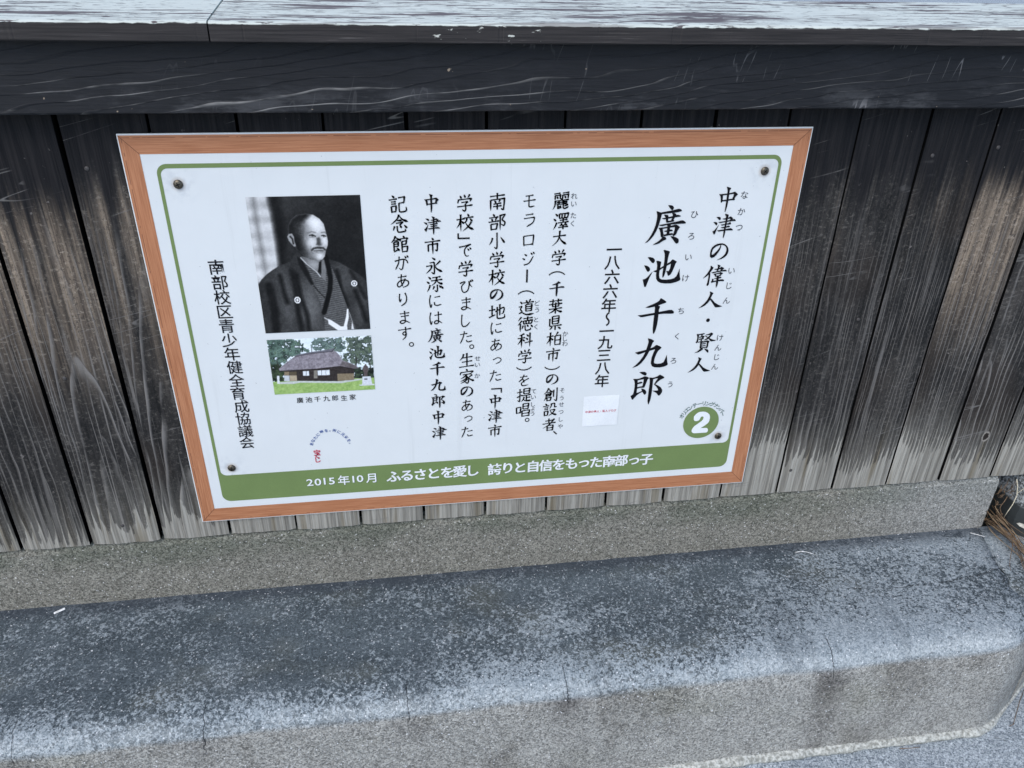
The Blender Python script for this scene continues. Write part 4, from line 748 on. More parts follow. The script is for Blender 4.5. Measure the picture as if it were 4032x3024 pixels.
# brush-written body characters as strokes in a 100 x 100 box (y down): h across, v down, l/r sweeps, d dot, c curve, k corner, p plain
BR = {}
for ln in '''大 h12,38,90,36;l52,6,50,40,38,68,8,94;r50,40,64,66,96,92
学 d22,8,30,22;d46,4,52,18;l78,6,66,24;p14,28,9,48;h16,30,88,28;l88,28,78,46;h30,46,66,44;l66,44,52,57;c52,56,55,84,48,95,34,86;h6,68,94,65
葉 h10,16,90,14;v32,5,33,26;v66,4,64,26;h8,37,92,35;v30,27,31,51;h31,51,72,50;v50,27,50,50;v70,27,70,51;h8,67,92,64;v50,52,50,99;l48,67,34,82,8,93;r52,67,68,82,94,91
県 v30,6,30,56;k30,6,72,5,70,56;h30,23,69,22;h30,39,69,38;h30,56,70,55;v14,20,14,70;h14,70,92,67;v50,70,50,97;l30,77,14,94;d66,77,84,92
柏 h2,32,46,29;v26,4,26,99;l25,34,18,58,2,80;d30,42,42,56;l74,6,62,26;v56,30,56,95;k56,30,92,28,90,95;h56,60,89,59;h56,90,90,89
市 d46,2,54,14;h4,25,96,22;v24,40,24,82;k24,41,78,39,76,74;c76,72,74,80,64,74;v50,24,50,99
創 l34,2,22,26,2,44;r36,8,46,24,62,34;h24,34,46,33;k18,45,52,43,48,59;h18,52,48,51;h18,60,48,59;l18,44,17,70,4,94;v24,72,25,97;k24,72,52,71,48,94;h25,93,48,92;v68,18,68,72;c90,4,90,90,84,98,72,88
設 d16,3,28,14;h2,23,44,20;h12,35,36,34;h12,47,36,46;v12,60,14,96;k12,61,38,59,34,90;h14,91,34,90;l58,8,57,26,46,44;c58,9,80,7,80,32,96,33;h48,55,84,52;l84,52,70,76,40,98;r52,60,68,82,98,95
者 h22,20,74,17;v46,3,46,38;h4,41,94,37;l84,8,50,48,6,74;v36,57,36,99;k36,57,76,55,74,97;h36,75,73,74;h36,93,74,92
麗 h6,10,42,8;h56,9,94,7;v12,20,12,42;k12,20,42,19,42,40;d22,26,28,36;v56,20,56,42;k56,20,90,19,88,40;d68,26,74,36;d46,38,53,47;h10,51,94,48;l14,50,12,76,0,99;k22,61,82,59,80,71;v36,50,36,71;v60,50,60,71;h22,71,80,70;v30,77,30,95;h30,85,48,82;l50,88,28,97;c62,74,62,92,74,97,94,88;l90,76,64,85
澤 d14,6,28,20;d4,34,18,46;l24,58,15,80,4,97;v38,9,39,34;k38,9,92,8,87,34;v54,10,54,32;v71,10,70,32;h39,34,87,33;h42,46,88,44;v62,35,62,58;h32,60,96,57;d50,64,55,73;l78,62,70,73;h42,76,88,74;h34,87,94,85;v63,74,63,99
モ h22,14,76,11;h8,47,92,43;c46,12,46,74,52,88,86,85
ラ h22,16,76,13;h10,40,86,36;c86,37,74,72,30,97
ロ v16,20,19,90;k16,20,88,17,82,88;h19,82,82,80
ジ d22,14,40,26;d8,42,26,53;c20,92,58,80,88,32;d68,6,78,20;d84,2,93,15
道 d10,8,22,22;h2,42,22,40;c22,40,13,58,22,75,2,86;r4,84,24,81,52,96,98,93;d46,2,53,14;l74,0,64,15;h30,19,96,16;v46,31,46,75;l62,18,54,30;k46,31,84,29,82,75;h46,45,81,44;h46,59,81,58;h46,73,82,72
徳 l24,2,4,26;l28,26,2,56;v18,46,18,99;h36,14,96,11;v64,2,62,27;v38,29,39,49;k38,29,94,27,88,49;v54,29,54,47;v72,29,71,47;h39,49,89,48;l36,60,28,82;c48,58,50,86,58,93,82,88,82,76;d60,56,68,67;d84,58,95,72
科 l44,6,10,18;h2,35,50,32;v27,14,27,99;l26,36,18,56,2,76;d32,42,45,55;d58,12,70,25;d54,35,66,47;h48,68,98,60;v80,2,80,99
を h20,20,78,16;c52,2,38,34,10,60;c18,52,42,40,52,58,52,70;c90,36,50,56,32,76,44,94,86,91
提 h2,29,38,26;c22,4,22,84,18,94,6,85;p2,64,38,49;v48,6,48,43;k48,6,88,5,84,43;h48,24,83,23;h48,42,84,41;h36,55,96,52;v66,54,66,92;h66,71,90,70;l50,66,46,80,32,99;r46,82,62,94,98,94
唱 v6,28,8,74;k6,28,36,26,32,70;h8,68,32,67;v50,4,50,43;k50,4,88,3,84,43;h50,23,83,22;h50,42,84,41;v44,55,44,99;k44,55,94,53,90,99;h44,75,89,74;h44,95,90,94
南 h8,19,94,16;v50,2,50,38;v12,39,12,99;k12,39,92,36,88,88;c88,86,86,98,72,91;d34,44,42,55;l66,42,58,55;h28,63,74,60;h26,77,76,75;v50,60,50,96
部 d26,2,34,14;h4,23,58,20;d18,28,23,39;l46,26,38,41;h0,47,62,43;v14,60,16,95;k14,60,52,58,46,92;h16,90,46,89;v68,10,68,99;c68,14,94,9,94,14,80,37,96,54,90,72,74,63
小 c50,4,51,84,46,97,34,88;l24,34,18,54,4,74;d72,32,96,68
校 h0,31,46,28;v24,2,24,99;l23,32,16,56,0,78;d28,40,41,54;d64,2,71,16;h42,25,98,22;l60,30,56,42,42,56;d76,29,90,45;l86,50,66,76,34,99;r52,52,70,78,100,96
地 h0,39,40,35;v20,8,20,78;p0,85,40,69;c40,50,92,27,90,60,78,67;v68,4,68,76;c52,20,52,84,60,95,96,92,97,70
に c20,6,12,40,14,80,20,97,28,72;h48,25,88,21;c46,62,48,80,66,87,96,82
あ h18,22,80,18;c44,2,40,50,50,90;c70,35,50,72,24,92,12,74,30,50,64,45,90,58,86,84,50,99
っ c14,46,60,28,90,46,80,72,40,90
た h6,27,60,23;c38,4,28,50,6,98;h54,48,92,44;c52,76,62,91,96,86
で c6,26,50,20,88,12,52,34,44,66,56,92,76,91;d66,40,75,53;d80,33,90,46
び c6,26,36,17,42,23,18,50,28,92,58,88,72,50,72,18,78,40,94,62;d80,8,87,22;d92,4,99,18
ま h16,22,84,19;h22,43,80,40;c50,2,52,60,50,88,28,96,14,84,34,73,60,82,86,98
し c32,4,28,60,36,94,64,94,90,66
が c4,36,62,27,66,40,56,90,44,99,32,87;c36,6,30,50,6,96;c72,28,88,40,94,60;d74,6,83,20;d90,2,97,16
り c28,8,24,40,28,66,38,46;c66,4,76,40,68,76,34,100
生 l32,8,24,30,6,49;h24,33,88,29;v52,2,52,93;h20,62,86,58;h2,95,98,91
家 d46,0,53,12;p12,20,7,38;h14,22,90,19;l90,19,78,35;h24,39,80,36;l50,38,36,52,10,66;c44,46,62,70,55,100,38,91;l50,56,38,72,8,84;l54,68,40,84,8,99;l84,45,68,56,58,63;r60,60,74,76,98,89
永 d40,2,58,16;h26,32,52,30;c52,30,52,86,48,99,34,88;h4,51,38,48;l38,48,30,70,2,94;l88,26,72,40,56,53;r54,48,68,72,100,93
添 d14,6,28,20;d4,34,18,46;l24,58,15,80,4,97;h38,14,88,11;h30,32,98,29;l64,14,56,42,32,62;r64,32,76,48,100,58;c66,58,66,92,60,100,50,92;l48,68,38,88;d78,64,86,77;d88,68,100,85
は c18,6,10,40,12,80,18,97,26,72;h44,31,98,27;c72,4,72,70,68,92,48,96,42,82,58,73,80,82,98,96
記 d20,2,32,14;h2,25,48,22;h14,37,40,36;h14,49,40,48;v14,62,16,97;k14,62,42,60,38,92;h16,92,38,91;k54,17,90,14,86,46;h58,47,86,45;c58,46,58,86,66,96,96,92,97,70
念 l50,0,36,26,0,52;r50,6,68,28,100,44;d36,32,62,33;k30,47,68,44,50,60;l22,64,12,88;c36,62,38,92,50,99,82,95,80,82;d52,60,60,73;d76,60,92,78
館 l26,0,18,18,0,36;r28,6,38,16,52,24;h20,26,36,25;v16,34,16,88;k16,34,42,33,40,60;h16,46,39,45;h16,59,40,58;l44,74,14,92;d30,66,46,84;d70,2,77,12;p56,16,53,30;h56,18,96,16;l96,17,88,29;v62,33,62,99;k62,33,88,31,86,52;h62,51,86,50;k62,65,94,63,90,96;h62,93,90,92
す h2,23,98,19;c56,2,58,50,48,66,34,53,48,40,60,52,54,80,30,102'''.split('\n'):
    BR[ln[0]] = ln[2:]
WID = {'h': ((0, 9), (.10, 6.4), (.5, 6.0), (.8, 7.4), (.92, 12), (1, 8)), 'v': ((0, 13), (.09, 10), (.6, 9.4), (.9, 9.4), (1, 5)),
       'l': ((0, 13), (.2, 9.8), (.6, 8), (1, 1.5)), 'r': ((0, 4), (.5, 10), (.8, 15), (1, 1.5)), 'd': ((0, 3.5), (.5, 10.5), (.8, 13), (1, 8)),
       'c': ((0, 10.5), (.15, 8), (.5, 8.6), (.85, 9.2), (1, 4)), 'k': ((0, 8), (.3, 6.4), (.5, 7.4), (.57, 12.5), (.66, 10.4), (1, 8)), 'p': ((0, 8.5), (1, 7.4))}
def brush_polys(spec):
    out = []
    for st_ in spec.split(';'):
        kind = st_[0]; n = list(map(float, st_[1:].split(','))); pts = [Vector((n[i], n[i + 1])) for i in range(0, len(n), 2)]
        if kind in 'lrdc' and len(pts) > 2:
            q = [pts[0] * 2 - pts[1]] + pts + [pts[-1] * 2 - pts[-2]]; sm = []
            for i in range(1, len(q) - 2):
                for s in range(6):
                    t = s / 6
                    sm.append(.5 * (2 * q[i] + (q[i + 1] - q[i - 1]) * t + (2 * q[i - 1] - 5 * q[i] + 4 * q[i + 1] - q[i + 2]) * t * t + (3 * q[i] - q[i - 1] - 3 * q[i + 1] + q[i + 2]) * t ** 3))
            pts = sm + [pts[-1]]
        else:
            sm = []
            for a, b in zip(pts, pts[1:]):
                m_ = 8
                for s in range(m_): sm.append(a.lerp(b, s / m_))
            pts = sm + [pts[-1]]
        L_ = [0]
        for a, b in zip(pts, pts[1:]): L_.append(L_[-1] + (b - a).length)
        prof = WID[kind]
        if kind == 'v' and n[-1] >= 94 and n[-1] - n[1] > 50: prof = prof[:3] + ((.8, 7), (1, 1))
        def wd(t):
            for (a, wa), (b, wb) in zip(prof, prof[1:]):
                if t <= b: return wa + (wb - wa) * (t - a) / (b - a)
            return prof[-1][1]
        Wd = [wd(l / L_[-1]) / 2 for l in L_]
        for i in range(len(pts) - 1):
            a, b = pts[i], pts[i + 1]; d = (b - a).normalized(); nn = Vector((-d.y, d.x))
            out.append([a + nn * Wd[i], b + nn * Wd[i + 1], b - nn * Wd[i + 1], a - nn * Wd[i]])
            if i: out.append([a + Vector((math.cos(x * .7854), math.sin(x * .7854))) * Wd[i] for x in range(8)])
    return [[((p_.x - 50) / 100, (50 - p_.y) / 100 + .07 * (p_.x - 50) / 100) for p_ in pg] for pg in out]

black_m = mat_print('printed_black', (.006, .006, .008), .45, .12); white_ink = mat_print('printed_white', lin((236, 238, 239)))
D2 = D1 + .0003
V, F = [], []
for ch in '廣池千九郎': put_poly(V, F, GLY[ch], lambda a, b: (a, b))
S_obj('title_text', V, F, black_m, None, D2)
V, F = [], []
for ch in '中津の偉人賢': put_poly(V, F, GLY[ch], lambda a, b: (a, b))
cx, cz = bbc(GLY['人']); put_poly(V, F, GLY['人'], lambda a, b: (a - cx + REN2[0], b - cz + REN2[1]))
put_poly(V, F, [[(DOT[0] + 3.0 * math.cos(a * .3927), DOT[1] + 3.0 * math.sin(a * .3927)) for a in range(16)]], lambda a, b: (a, b))
S_obj('heading_text', V, F, black_m, None, D2)
V, F = [], []
for ch, x, z, em in TXT['body_text']:
    if ch in GLY:
        s = (.695 if ch in '中津の人偉賢' else .405)
        cx, cz = bbc(GLY[ch]); put_poly(V, F, GLY[ch], lambda a, b: ((a - cx) * s + x - .18, (b - cz) * s + z)); put_poly(V, F, GLY[ch], lambda a, b: ((a - cx) * s + x + .22, (b - cz) * s + z - .08), .00006)
    elif ch in BR:
        w_ = 24.5 if ord(ch) > 0x3100 else 20.5
        if ch == 'っ': w_ = 16.5
        pg = brush_polys(BR[ch]); cx, cz = bbc(pg)
        k0 = len(V)
        for q in pg: put_poly(V, F, [q], lambda a, b: ((a - cx) * w_ * .96 + x, (b - cz) * w_ + z))
    elif ch in TURN: put(V, F, ch, x, z, em * (1.0 if ch != 'ー' else .95), .0 if ch in '()' else .008, 0, None, TURN[ch])
    else: put(V, F, ch, x, z, em * .95, .004)
S_obj('body_text', V, F, black_m, None, D2)
grey_ink = mat_print('printed_dark_grey', lin((46, 52, 62)))
for nm, m_, off in (('ruby_text', grey_ink, .0), ('year_text', black_m, .012), ('organiser_text', black_m, .006), ('caption_text', black_m, .006)):
    runs = [[]]
    for q in TXT[nm]:
        p0 = runs[-1][-1] if runs[-1] else q
        if nm == 'ruby_text' and (abs(q[1] - p0[1]) > 8 or abs(q[2] - p0[2]) > 24): runs.append([])
        runs[-1].append(q)
    for run in runs:
        V, F = [], []
        for ch, x, z, em in run: put(V, F, ch, x, z, em, off, 0, None, TURN.get(ch, 0))
        S_obj(nm, V, F, m_, None, D2)
shade_ink = mat_print('printed_shadow_green', lin((58, 76, 52)))
for nm, off in (('date_text', .014), ('slogan_text', .016)):
    NB = [(-.016, -.006), (.016, .006), (0, 0)] if nm[0] == 's' else None
    V, F = [], []; V2, F2 = [], []
    for ch, x, z, em in TXT[nm]:
        sx = 1.22 if ch in '0125' else 1.0
        put(V, F, ch, x, z, em * (.93 if ch in '0125' else 1), off, 0, NB, 0, sx); put(V2, F2, ch, x + .7, z - .8, em * (.93 if ch in '0125' else 1), off, 0, None, 0, sx)
    o = S_obj(nm, V, F, white_ink, None, D2 + .0002)
    S_obj('text_shadow', V2, F2, shade_ink, o, D1 + .0001)
red_ink, blue_ink = mat_print('printed_red', lin((196, 52, 78))), mat_print('printed_blue', lin((52, 84, 150)))
V, F = [], []
for ch, x, z, em in TXT['lottery_text']: put(V, F, ch, x, z, em, .02)
S_obj('lottery_text', V, F, red_ink, None, D2)
def arc_text(name, items, cx, cz, mat, off):
    V, F = [], []
    for ch, x, z, em in items: put(V, F, ch, x, z, em, off, 0, None, math.degrees(math.atan2(z - cz, x - cx)) - 90)
    S_obj(name, V, F, mat, None, D2)
arc_text('arc_text', ARC, ARCC[0], ARCC[1], blue_ink, .012)
# number badge
BX, BZ = 809.8, 130.0
badge = S_obj('number_badge', [(BX + 30.3 * math.cos(R(4 * a)), BZ + 30.3 * math.sin(R(4 * a))) for a in range(90)], [tuple(range(90))], green_m, None, D2)
V, F = [], []; put_poly(V, F, [TWO], lambda a, b: (a, b)); S_obj('numeral', V, F, white_ink, badge, D2 + .0003)
arc_text('badge_text', ARC2, BX, BZ, mat_print('printed_slate_green', lin((92, 116, 112))), .02)
# small paper sticker (its code is left off) with a line of red print
stick = S_obj('sticker', [(608.6, 136.4), (666.4, 136.4), (666.4, 192.2), (608.6, 192.2)], [(0, 1, 2, 3)], mat_print('sticker_paper', lin((238, 240, 241)), .28), None, D2)
V, F = [], []
for i, ch in enumerate('中津の偉人・賢人ブログ'): put(V, F, ch, 614.6 + i * 4.66, 163.6, 4.7, .012)
S_obj('sticker_text', V, F, red_ink, stick, D2 + .0003)

# ---- the two printed photographs, painted on fine grids
def srgb(a): a = np.clip(a, 0, 255) / 255; return np.where(a <= .04045, a / 12.92, ((a + .055) / 1.055) ** 2.4)
class Canvas:
    def __init__(s, nx, nz, asp, seed):
        s.nx, s.nz, s.asp = nx, nz, asp
        u, v = np.meshgrid(np.linspace(0, 1000, nx), np.linspace(0, 1000, nz)); s.u, s.v = u, v
        s.a = np.zeros((nz, nx, 3)); s.rng = np.random.RandomState(seed)
    def noise(s, fx, fz, oct_=3):
        t = np.zeros_like(s.u); am, tot = 1.0, 0
        for o in range(oct_):
            gx, gz = max(2, int(fx * 2 ** o)), max(2, int(fz * 2 ** o))
            g = s.rng.rand(gz + 2, gx + 2); x = s.u / 1000 * gx; z = s.v / 1000 * gz
            i, j = np.minimum(x.astype(int), gx), np.minimum(z.astype(int), gz); f, h = x - i, z - j
            f = f * f * (3 - 2 * f); h = h * h * (3 - 2 * h)
            t += am * ((g[j, i] * (1 - f) + g[j, i + 1] * f) * (1 - h) + (g[j + 1, i] * (1 - f) + g[j + 1, i + 1] * f) * h); tot += am; am *= .5
        return t / tot
    def mask(s, poly, soft=6):
        X, Y = s.u, s.v * s.asp; ins = np.zeros(X.shape, bool); dist = np.full(X.shape, 1e9)
        pts = [(p_[0], p_[1] * s.asp) for p_ in poly]
        for (x0, y0), (x1, y1) in zip(pts, pts[1:] + pts[:1]):
            if y0 != y1: ins ^= ((y0 > Y) != (y1 > Y)) & (X < (x1 - x0) * (Y - y0) / (y1 - y0) + x0)
            dx, dy = x1 - x0, y1 - y0; L2 = dx * dx + dy * dy + 1e-9
            t = np.clip(((X - x0) * dx + (Y - y0) * dy) / L2, 0, 1); dist = np.minimum(dist, np.hypot(X - x0 - t * dx, Y - y0 - t * dy))
        return np.clip(.5 + np.where(ins, dist, -dist) / soft, 0, 1)
    def line(s, pts, w, soft=6):
        X, Y = s.u, s.v * s.asp; dist = np.full(X.shape, 1e9); p2 = [(p_[0], p_[1] * s.asp) for p_ in pts]
        for (x0, y0), (x1, y1) in zip(p2, p2[1:]):
            dx, dy = x1 - x0, y1 - y0; t = np.clip(((X - x0) * dx + (Y - y0) * dy) / (dx * dx + dy * dy + 1e-9), 0, 1)
            dist = np.minimum(dist, np.hypot(X - x0 - t * dx, Y - y0 - t * dy))
        return np.clip(.5 + (w / 2 - dist) / soft, 0, 1)
    def blob(s, c, rx, rz): return np.exp(-(((s.u - c[0]) / rx) ** 2 + ((s.v - c[1]) / rz) ** 2))
    def over(s, m, c):
        c = np.array(c, float); c = np.full(3, float(c)) if c.ndim == 0 else (c[..., None] if c.ndim == 2 else c)
        s.a = s.a * (1 - m[..., None]) + m[..., None] * c
    def put(s, name, x0, x1, z0, z1):
        xs_ = np.linspace(x0, x1, s.nx); zs_ = np.linspace(z0, z1, s.nz)
        V = [(x, z) for z in zs_ for x in xs_]; n0 = s.nx
        F = [(j * n0 + i, j * n0 + i + 1, (j + 1) * n0 + i + 1, (j + 1) * n0 + i) for j in range(s.nz - 1) for i in range(n0 - 1)]
        o = S_obj(name, V, F, mat_vcol(name + '_ink'), None, D2)
        rgba = np.ones((s.nx * s.nz, 4)); rgba[:, :3] = srgb(s.a.reshape(-1, 3))
        at = o.data.attributes.new('print', 'FLOAT_COLOR', 'POINT'); at.data.foreach_set('color', rgba.ravel()); return o
def paint_portrait():
    P_ = Canvas(210, 280, 1.331, 3)
    g = P_.noise(7, 9, 4); fine = P_.noise(90, 120, 2)
    base = 44 + 26 * (g - .5) - 16 * (P_.u / 1000) + 10 * P_.v / 1000
    P_.over(np.ones_like(base), base)
    # pale paper window on the left, with lattice shadows
    w = P_.mask([(-57, 1035), (194, 1031), (192, 969), (209, 887), (212, 766), (217, 648), (216, 514), (197, 378), (-102, 386)], 60)
    lite = 176 + 30 * (P_.noise(5, 26, 3) - .5) + 22 * np.sin(P_.v / 1000 * 58) * .5 + 18 * (1 - P_.v / 1000)
    P_.over(w, lite)
    P_.over(.55 * P_.line([(66, 1014), (65, 890), (71, 704), (80, 545), (82, 443)], 40, 50), 84)
    P_.over(.9 * P_.mask([(206, 1012), (301, 1011), (305, 841), (296, 686), (255, 527), (220, 514), (225, 648), (220, 810)], 70), 16)
    P_.over(.6 * P_.blob([(732, 669)][0], 170, 190), 26)
    P_.over(.5 * P_.blob([(402, 946)][0], 160, 90), 62)
    # coat
    coat = P_.mask([(1, 380), (36, 417), (93, 456), (148, 485), (220, 516), (289, 534), (329, 549), (351, 585), (389, 617), (428, 576), (628, 571), (667, 550), (757, 526), (853, 477), (942, 426), (998, 383), (1077, 295), (1043, -86), (-55, -44)], 8)
    P_.over(coat, 56 + 34 * (g - .5) + 14 * (fine - .5))
    P_.over(coat * .7 * P_.blob([(458, 193)][0], 110, 190), 112)
    P_.over(coat * .5 * P_.blob([(239, 164)][0], 80, 150), 104)
    P_.over(coat * .5 * P_.blob([(235, 404)][0], 70, 110), 98)
    P_.over(coat * .5 * P_.blob([(789, 430)][0], 80, 110), 96)
    P_.over(coat * .45 * P_.blob([(911, 127)][0], 60, 140), 98)
    for pts, wd in (([(321, 470), (337, 304), (331, 147), (346, 15)], 46), ([(207, 439), (222, 321), (242, 236)], 40), ([(358, 442), (374, 267), (413, 123), (413, -3)], 40),
                    ([(95, 367), (114, 183), (102, 9)], 70), ([(886, 301), (934, 178), (968, 66)], 40), ([(732, 460), (757, 305), (796, 197)], 40), ([(859, 456), (925, 343), (977, 248)], 26)):
        P_.over(coat * .8 * P_.line(pts, wd, 34), 18)
    # crossed inner robe with a fine weave
    inner = P_.mask([(419, 566), (469, 507), (545, 454), (616, 383), (645, 544), (666, 536), (705, 447), (738, 362), (770, 269), (802, 167), (868, -4), (561, -8), (572, 103), (543, 248), (497, 348), (446, 467)], 7)
    P_.over(inner, 84 + 18 * np.sin(P_.v * .42 + P_.u * .08) + 22 * (fine - .5))
    P_.over(P_.mask([(383, 578), (426, 556), (471, 467), (508, 369), (482, 363), (434, 440), (387, 523)], 18), 27)
    P_.over(inner * .8 * P_.line([(506, 355), (550, 304), (592, 264)], 10, 10), 30)
    P_.over(P_.line([(640, 571), (657, 503), (666, 406), (651, 323), (609, 224), (573, 146)], 44, 14), 15)
    P_.over(P_.mask([(590, 538), (625, 551), (634, 476), (620, 383), (581, 419)], 10), 112)
    # neck
    P_.over(P_.mask([(420, 577), (592, 549), (581, 504), (553, 459), (493, 503), (444, 541)], 10), 104 + 40 * P_.blob([(528, 513)][0], 60, 40))
    P_.over(P_.mask([(577, 532), (600, 538), (585, 446), (559, 461)], 10), 20)
    P_.over(P_.line([(415, 568), (462, 521), (546, 459), (575, 424)], 9, 7), 178)
    # head
    head = P_.mask([(329, 737), (338, 795), (370, 840), (423, 871), (505, 878), (569, 870), (622, 841), (654, 805), (666, 750), (672, 720), (677, 684), (671, 651), (650, 614), (635, 571), (609, 548), (557, 543), (500, 554), (445, 579), (417, 613), (382, 631), (362, 684)], 7)
    face = 120 + 92 * P_.blob([(595, 793)][0], 80, 70) + 84 * P_.blob([(521, 671)][0], 65, 55) + 84 * P_.blob([(651, 684)][0], 30, 50) + 84 * P_.blob([(590, 572)][0], 42, 32) + 40 * P_.blob([(552, 836)][0], 60, 40) - 72 * P_.blob([(450, 636)][0], 55, 90) - 26 * P_.blob([(532, 543)][0], 100, 22)
    P_.over(head, face + 14 * (fine - .5))
    P_.over(head * P_.mask([(321, 737), (332, 802), (380, 852), (441, 879), (514, 885), (536, 868), (491, 837), (462, 806), (463, 760), (447, 708), (431, 650), (432, 603), (385, 617), (362, 684)], 46), 26)
    P_.over(head * .55 * P_.blob([(448, 767)][0], 55, 60) * (.5 + fine), 112)
    # ear
    P_.over(P_.mask([(318, 721), (334, 740), (363, 743), (377, 720), (376, 690), (386, 651), (367, 650), (344, 674), (327, 694)], 7), 138)
    P_.over(P_.line([(345, 721), (361, 704), (365, 671)], 15, 10), 42)
    # brows, eyes, nose, moustache, mouth
    P_.over(.55 * P_.line([(504, 743), (540, 752), (572, 745)], 13, 12), 84); P_.over(.6 * P_.line([(627, 744), (657, 746), (669, 735)], 12, 10), 78)
    P_.over(.9 * P_.line([(516, 726), (543, 730), (569, 720)], 11, 7), 34); P_.over(.9 * P_.line([(625, 722), (644, 724), (663, 717)], 10, 7), 34)
    P_.over(.8 * P_.blob([(544, 724)][0], 12, 9), 18); P_.over(.8 * P_.blob([(644, 719)][0], 10, 9), 18)
    P_.over(.5 * P_.line([(513, 714), (540, 710), (570, 714)], 7, 8), 86)
    P_.over(.85 * P_.mask([(577, 706), (601, 711), (619, 695), (629, 668), (616, 655), (593, 652), (568, 658), (577, 679)], 16), 58)
    P_.over(.8 * P_.blob([(625, 678)][0], 16, 26), 186)
    P_.over(.9 * P_.line([(524, 621), (540, 632), (574, 637), (603, 635)], 19, 9), 52); P_.over(.9 * P_.line([(603, 635), (628, 634), (644, 620)], 17, 9), 52)
    P_.over(.85 * P_.line([(542, 614), (588, 614), (625, 612)], 8, 7), 44)
    P_.over(.5 * P_.line([(557, 603), (585, 598), (615, 600)], 9, 9), 96)
    P_.over(.45 * P_.line([(515, 648), (518, 621), (527, 597)], 9, 12), 92)
    P_.over(.4 * P_.line([(494, 743), (497, 694)], 14, 22), 100)
    # crests on the coat
    for c, sx, sz in (([(338, 251)][0], 30, 27), ([(882, 363)][0], 30, 24)):
        oc = [(c[0] + sx * math.cos(R(22.5 + 45 * k)), c[1] + sz * math.sin(R(22.5 + 45 * k))) for k in range(8)]
        P_.over(P_.mask(oc, 5), 222)
        P_.over(P_.mask([(c[0] + sx * .62 * math.cos(R(22.5 + 45 * k)), c[1] + sz * .66 * math.sin(R(22.5 + 45 * k))) for k in range(8)], 5), 34)
        P_.over(P_.mask([(c[0] + sx * .42 * math.cos(R(90 * k)), c[1] + sz * .62 * math.sin(R(90 * k))) for k in range(4)], 5), 206)
    # white cord
    P_.over(P_.mask([(601, 94), (628, 86), (721, 29), (778, 32), (779, -1), (690, -2), (605, 54)], 7), 220)
    P_.over(P_.mask([(793, 168), (805, 166), (802, 102), (773, 22), (741, 19), (776, 103)], 7), 222)
    P_.over(P_.mask([(810, 145), (828, 86), (842, 3), (817, 4), (831, 72)], 7), 205)
    P_.over(.9 * P_.line([(572, 104), (605, 87)], 9, 6), 190)
    g3 = P_.noise(120, 160, 2); g4 = P_.noise(40, 54, 3)
    P_.a += ((g3 - .5) * 16 + (g4 - .5) * 14)[..., None]
    t = np.clip(P_.a / 255, 0, 1); P_.a = 255 * (t + .55 * t * (1 - t) * (t - .32) * 2.2)
    P_.put('portrait_print', 140.5, 286.2, 325.3, 519.4)
paint_portrait()
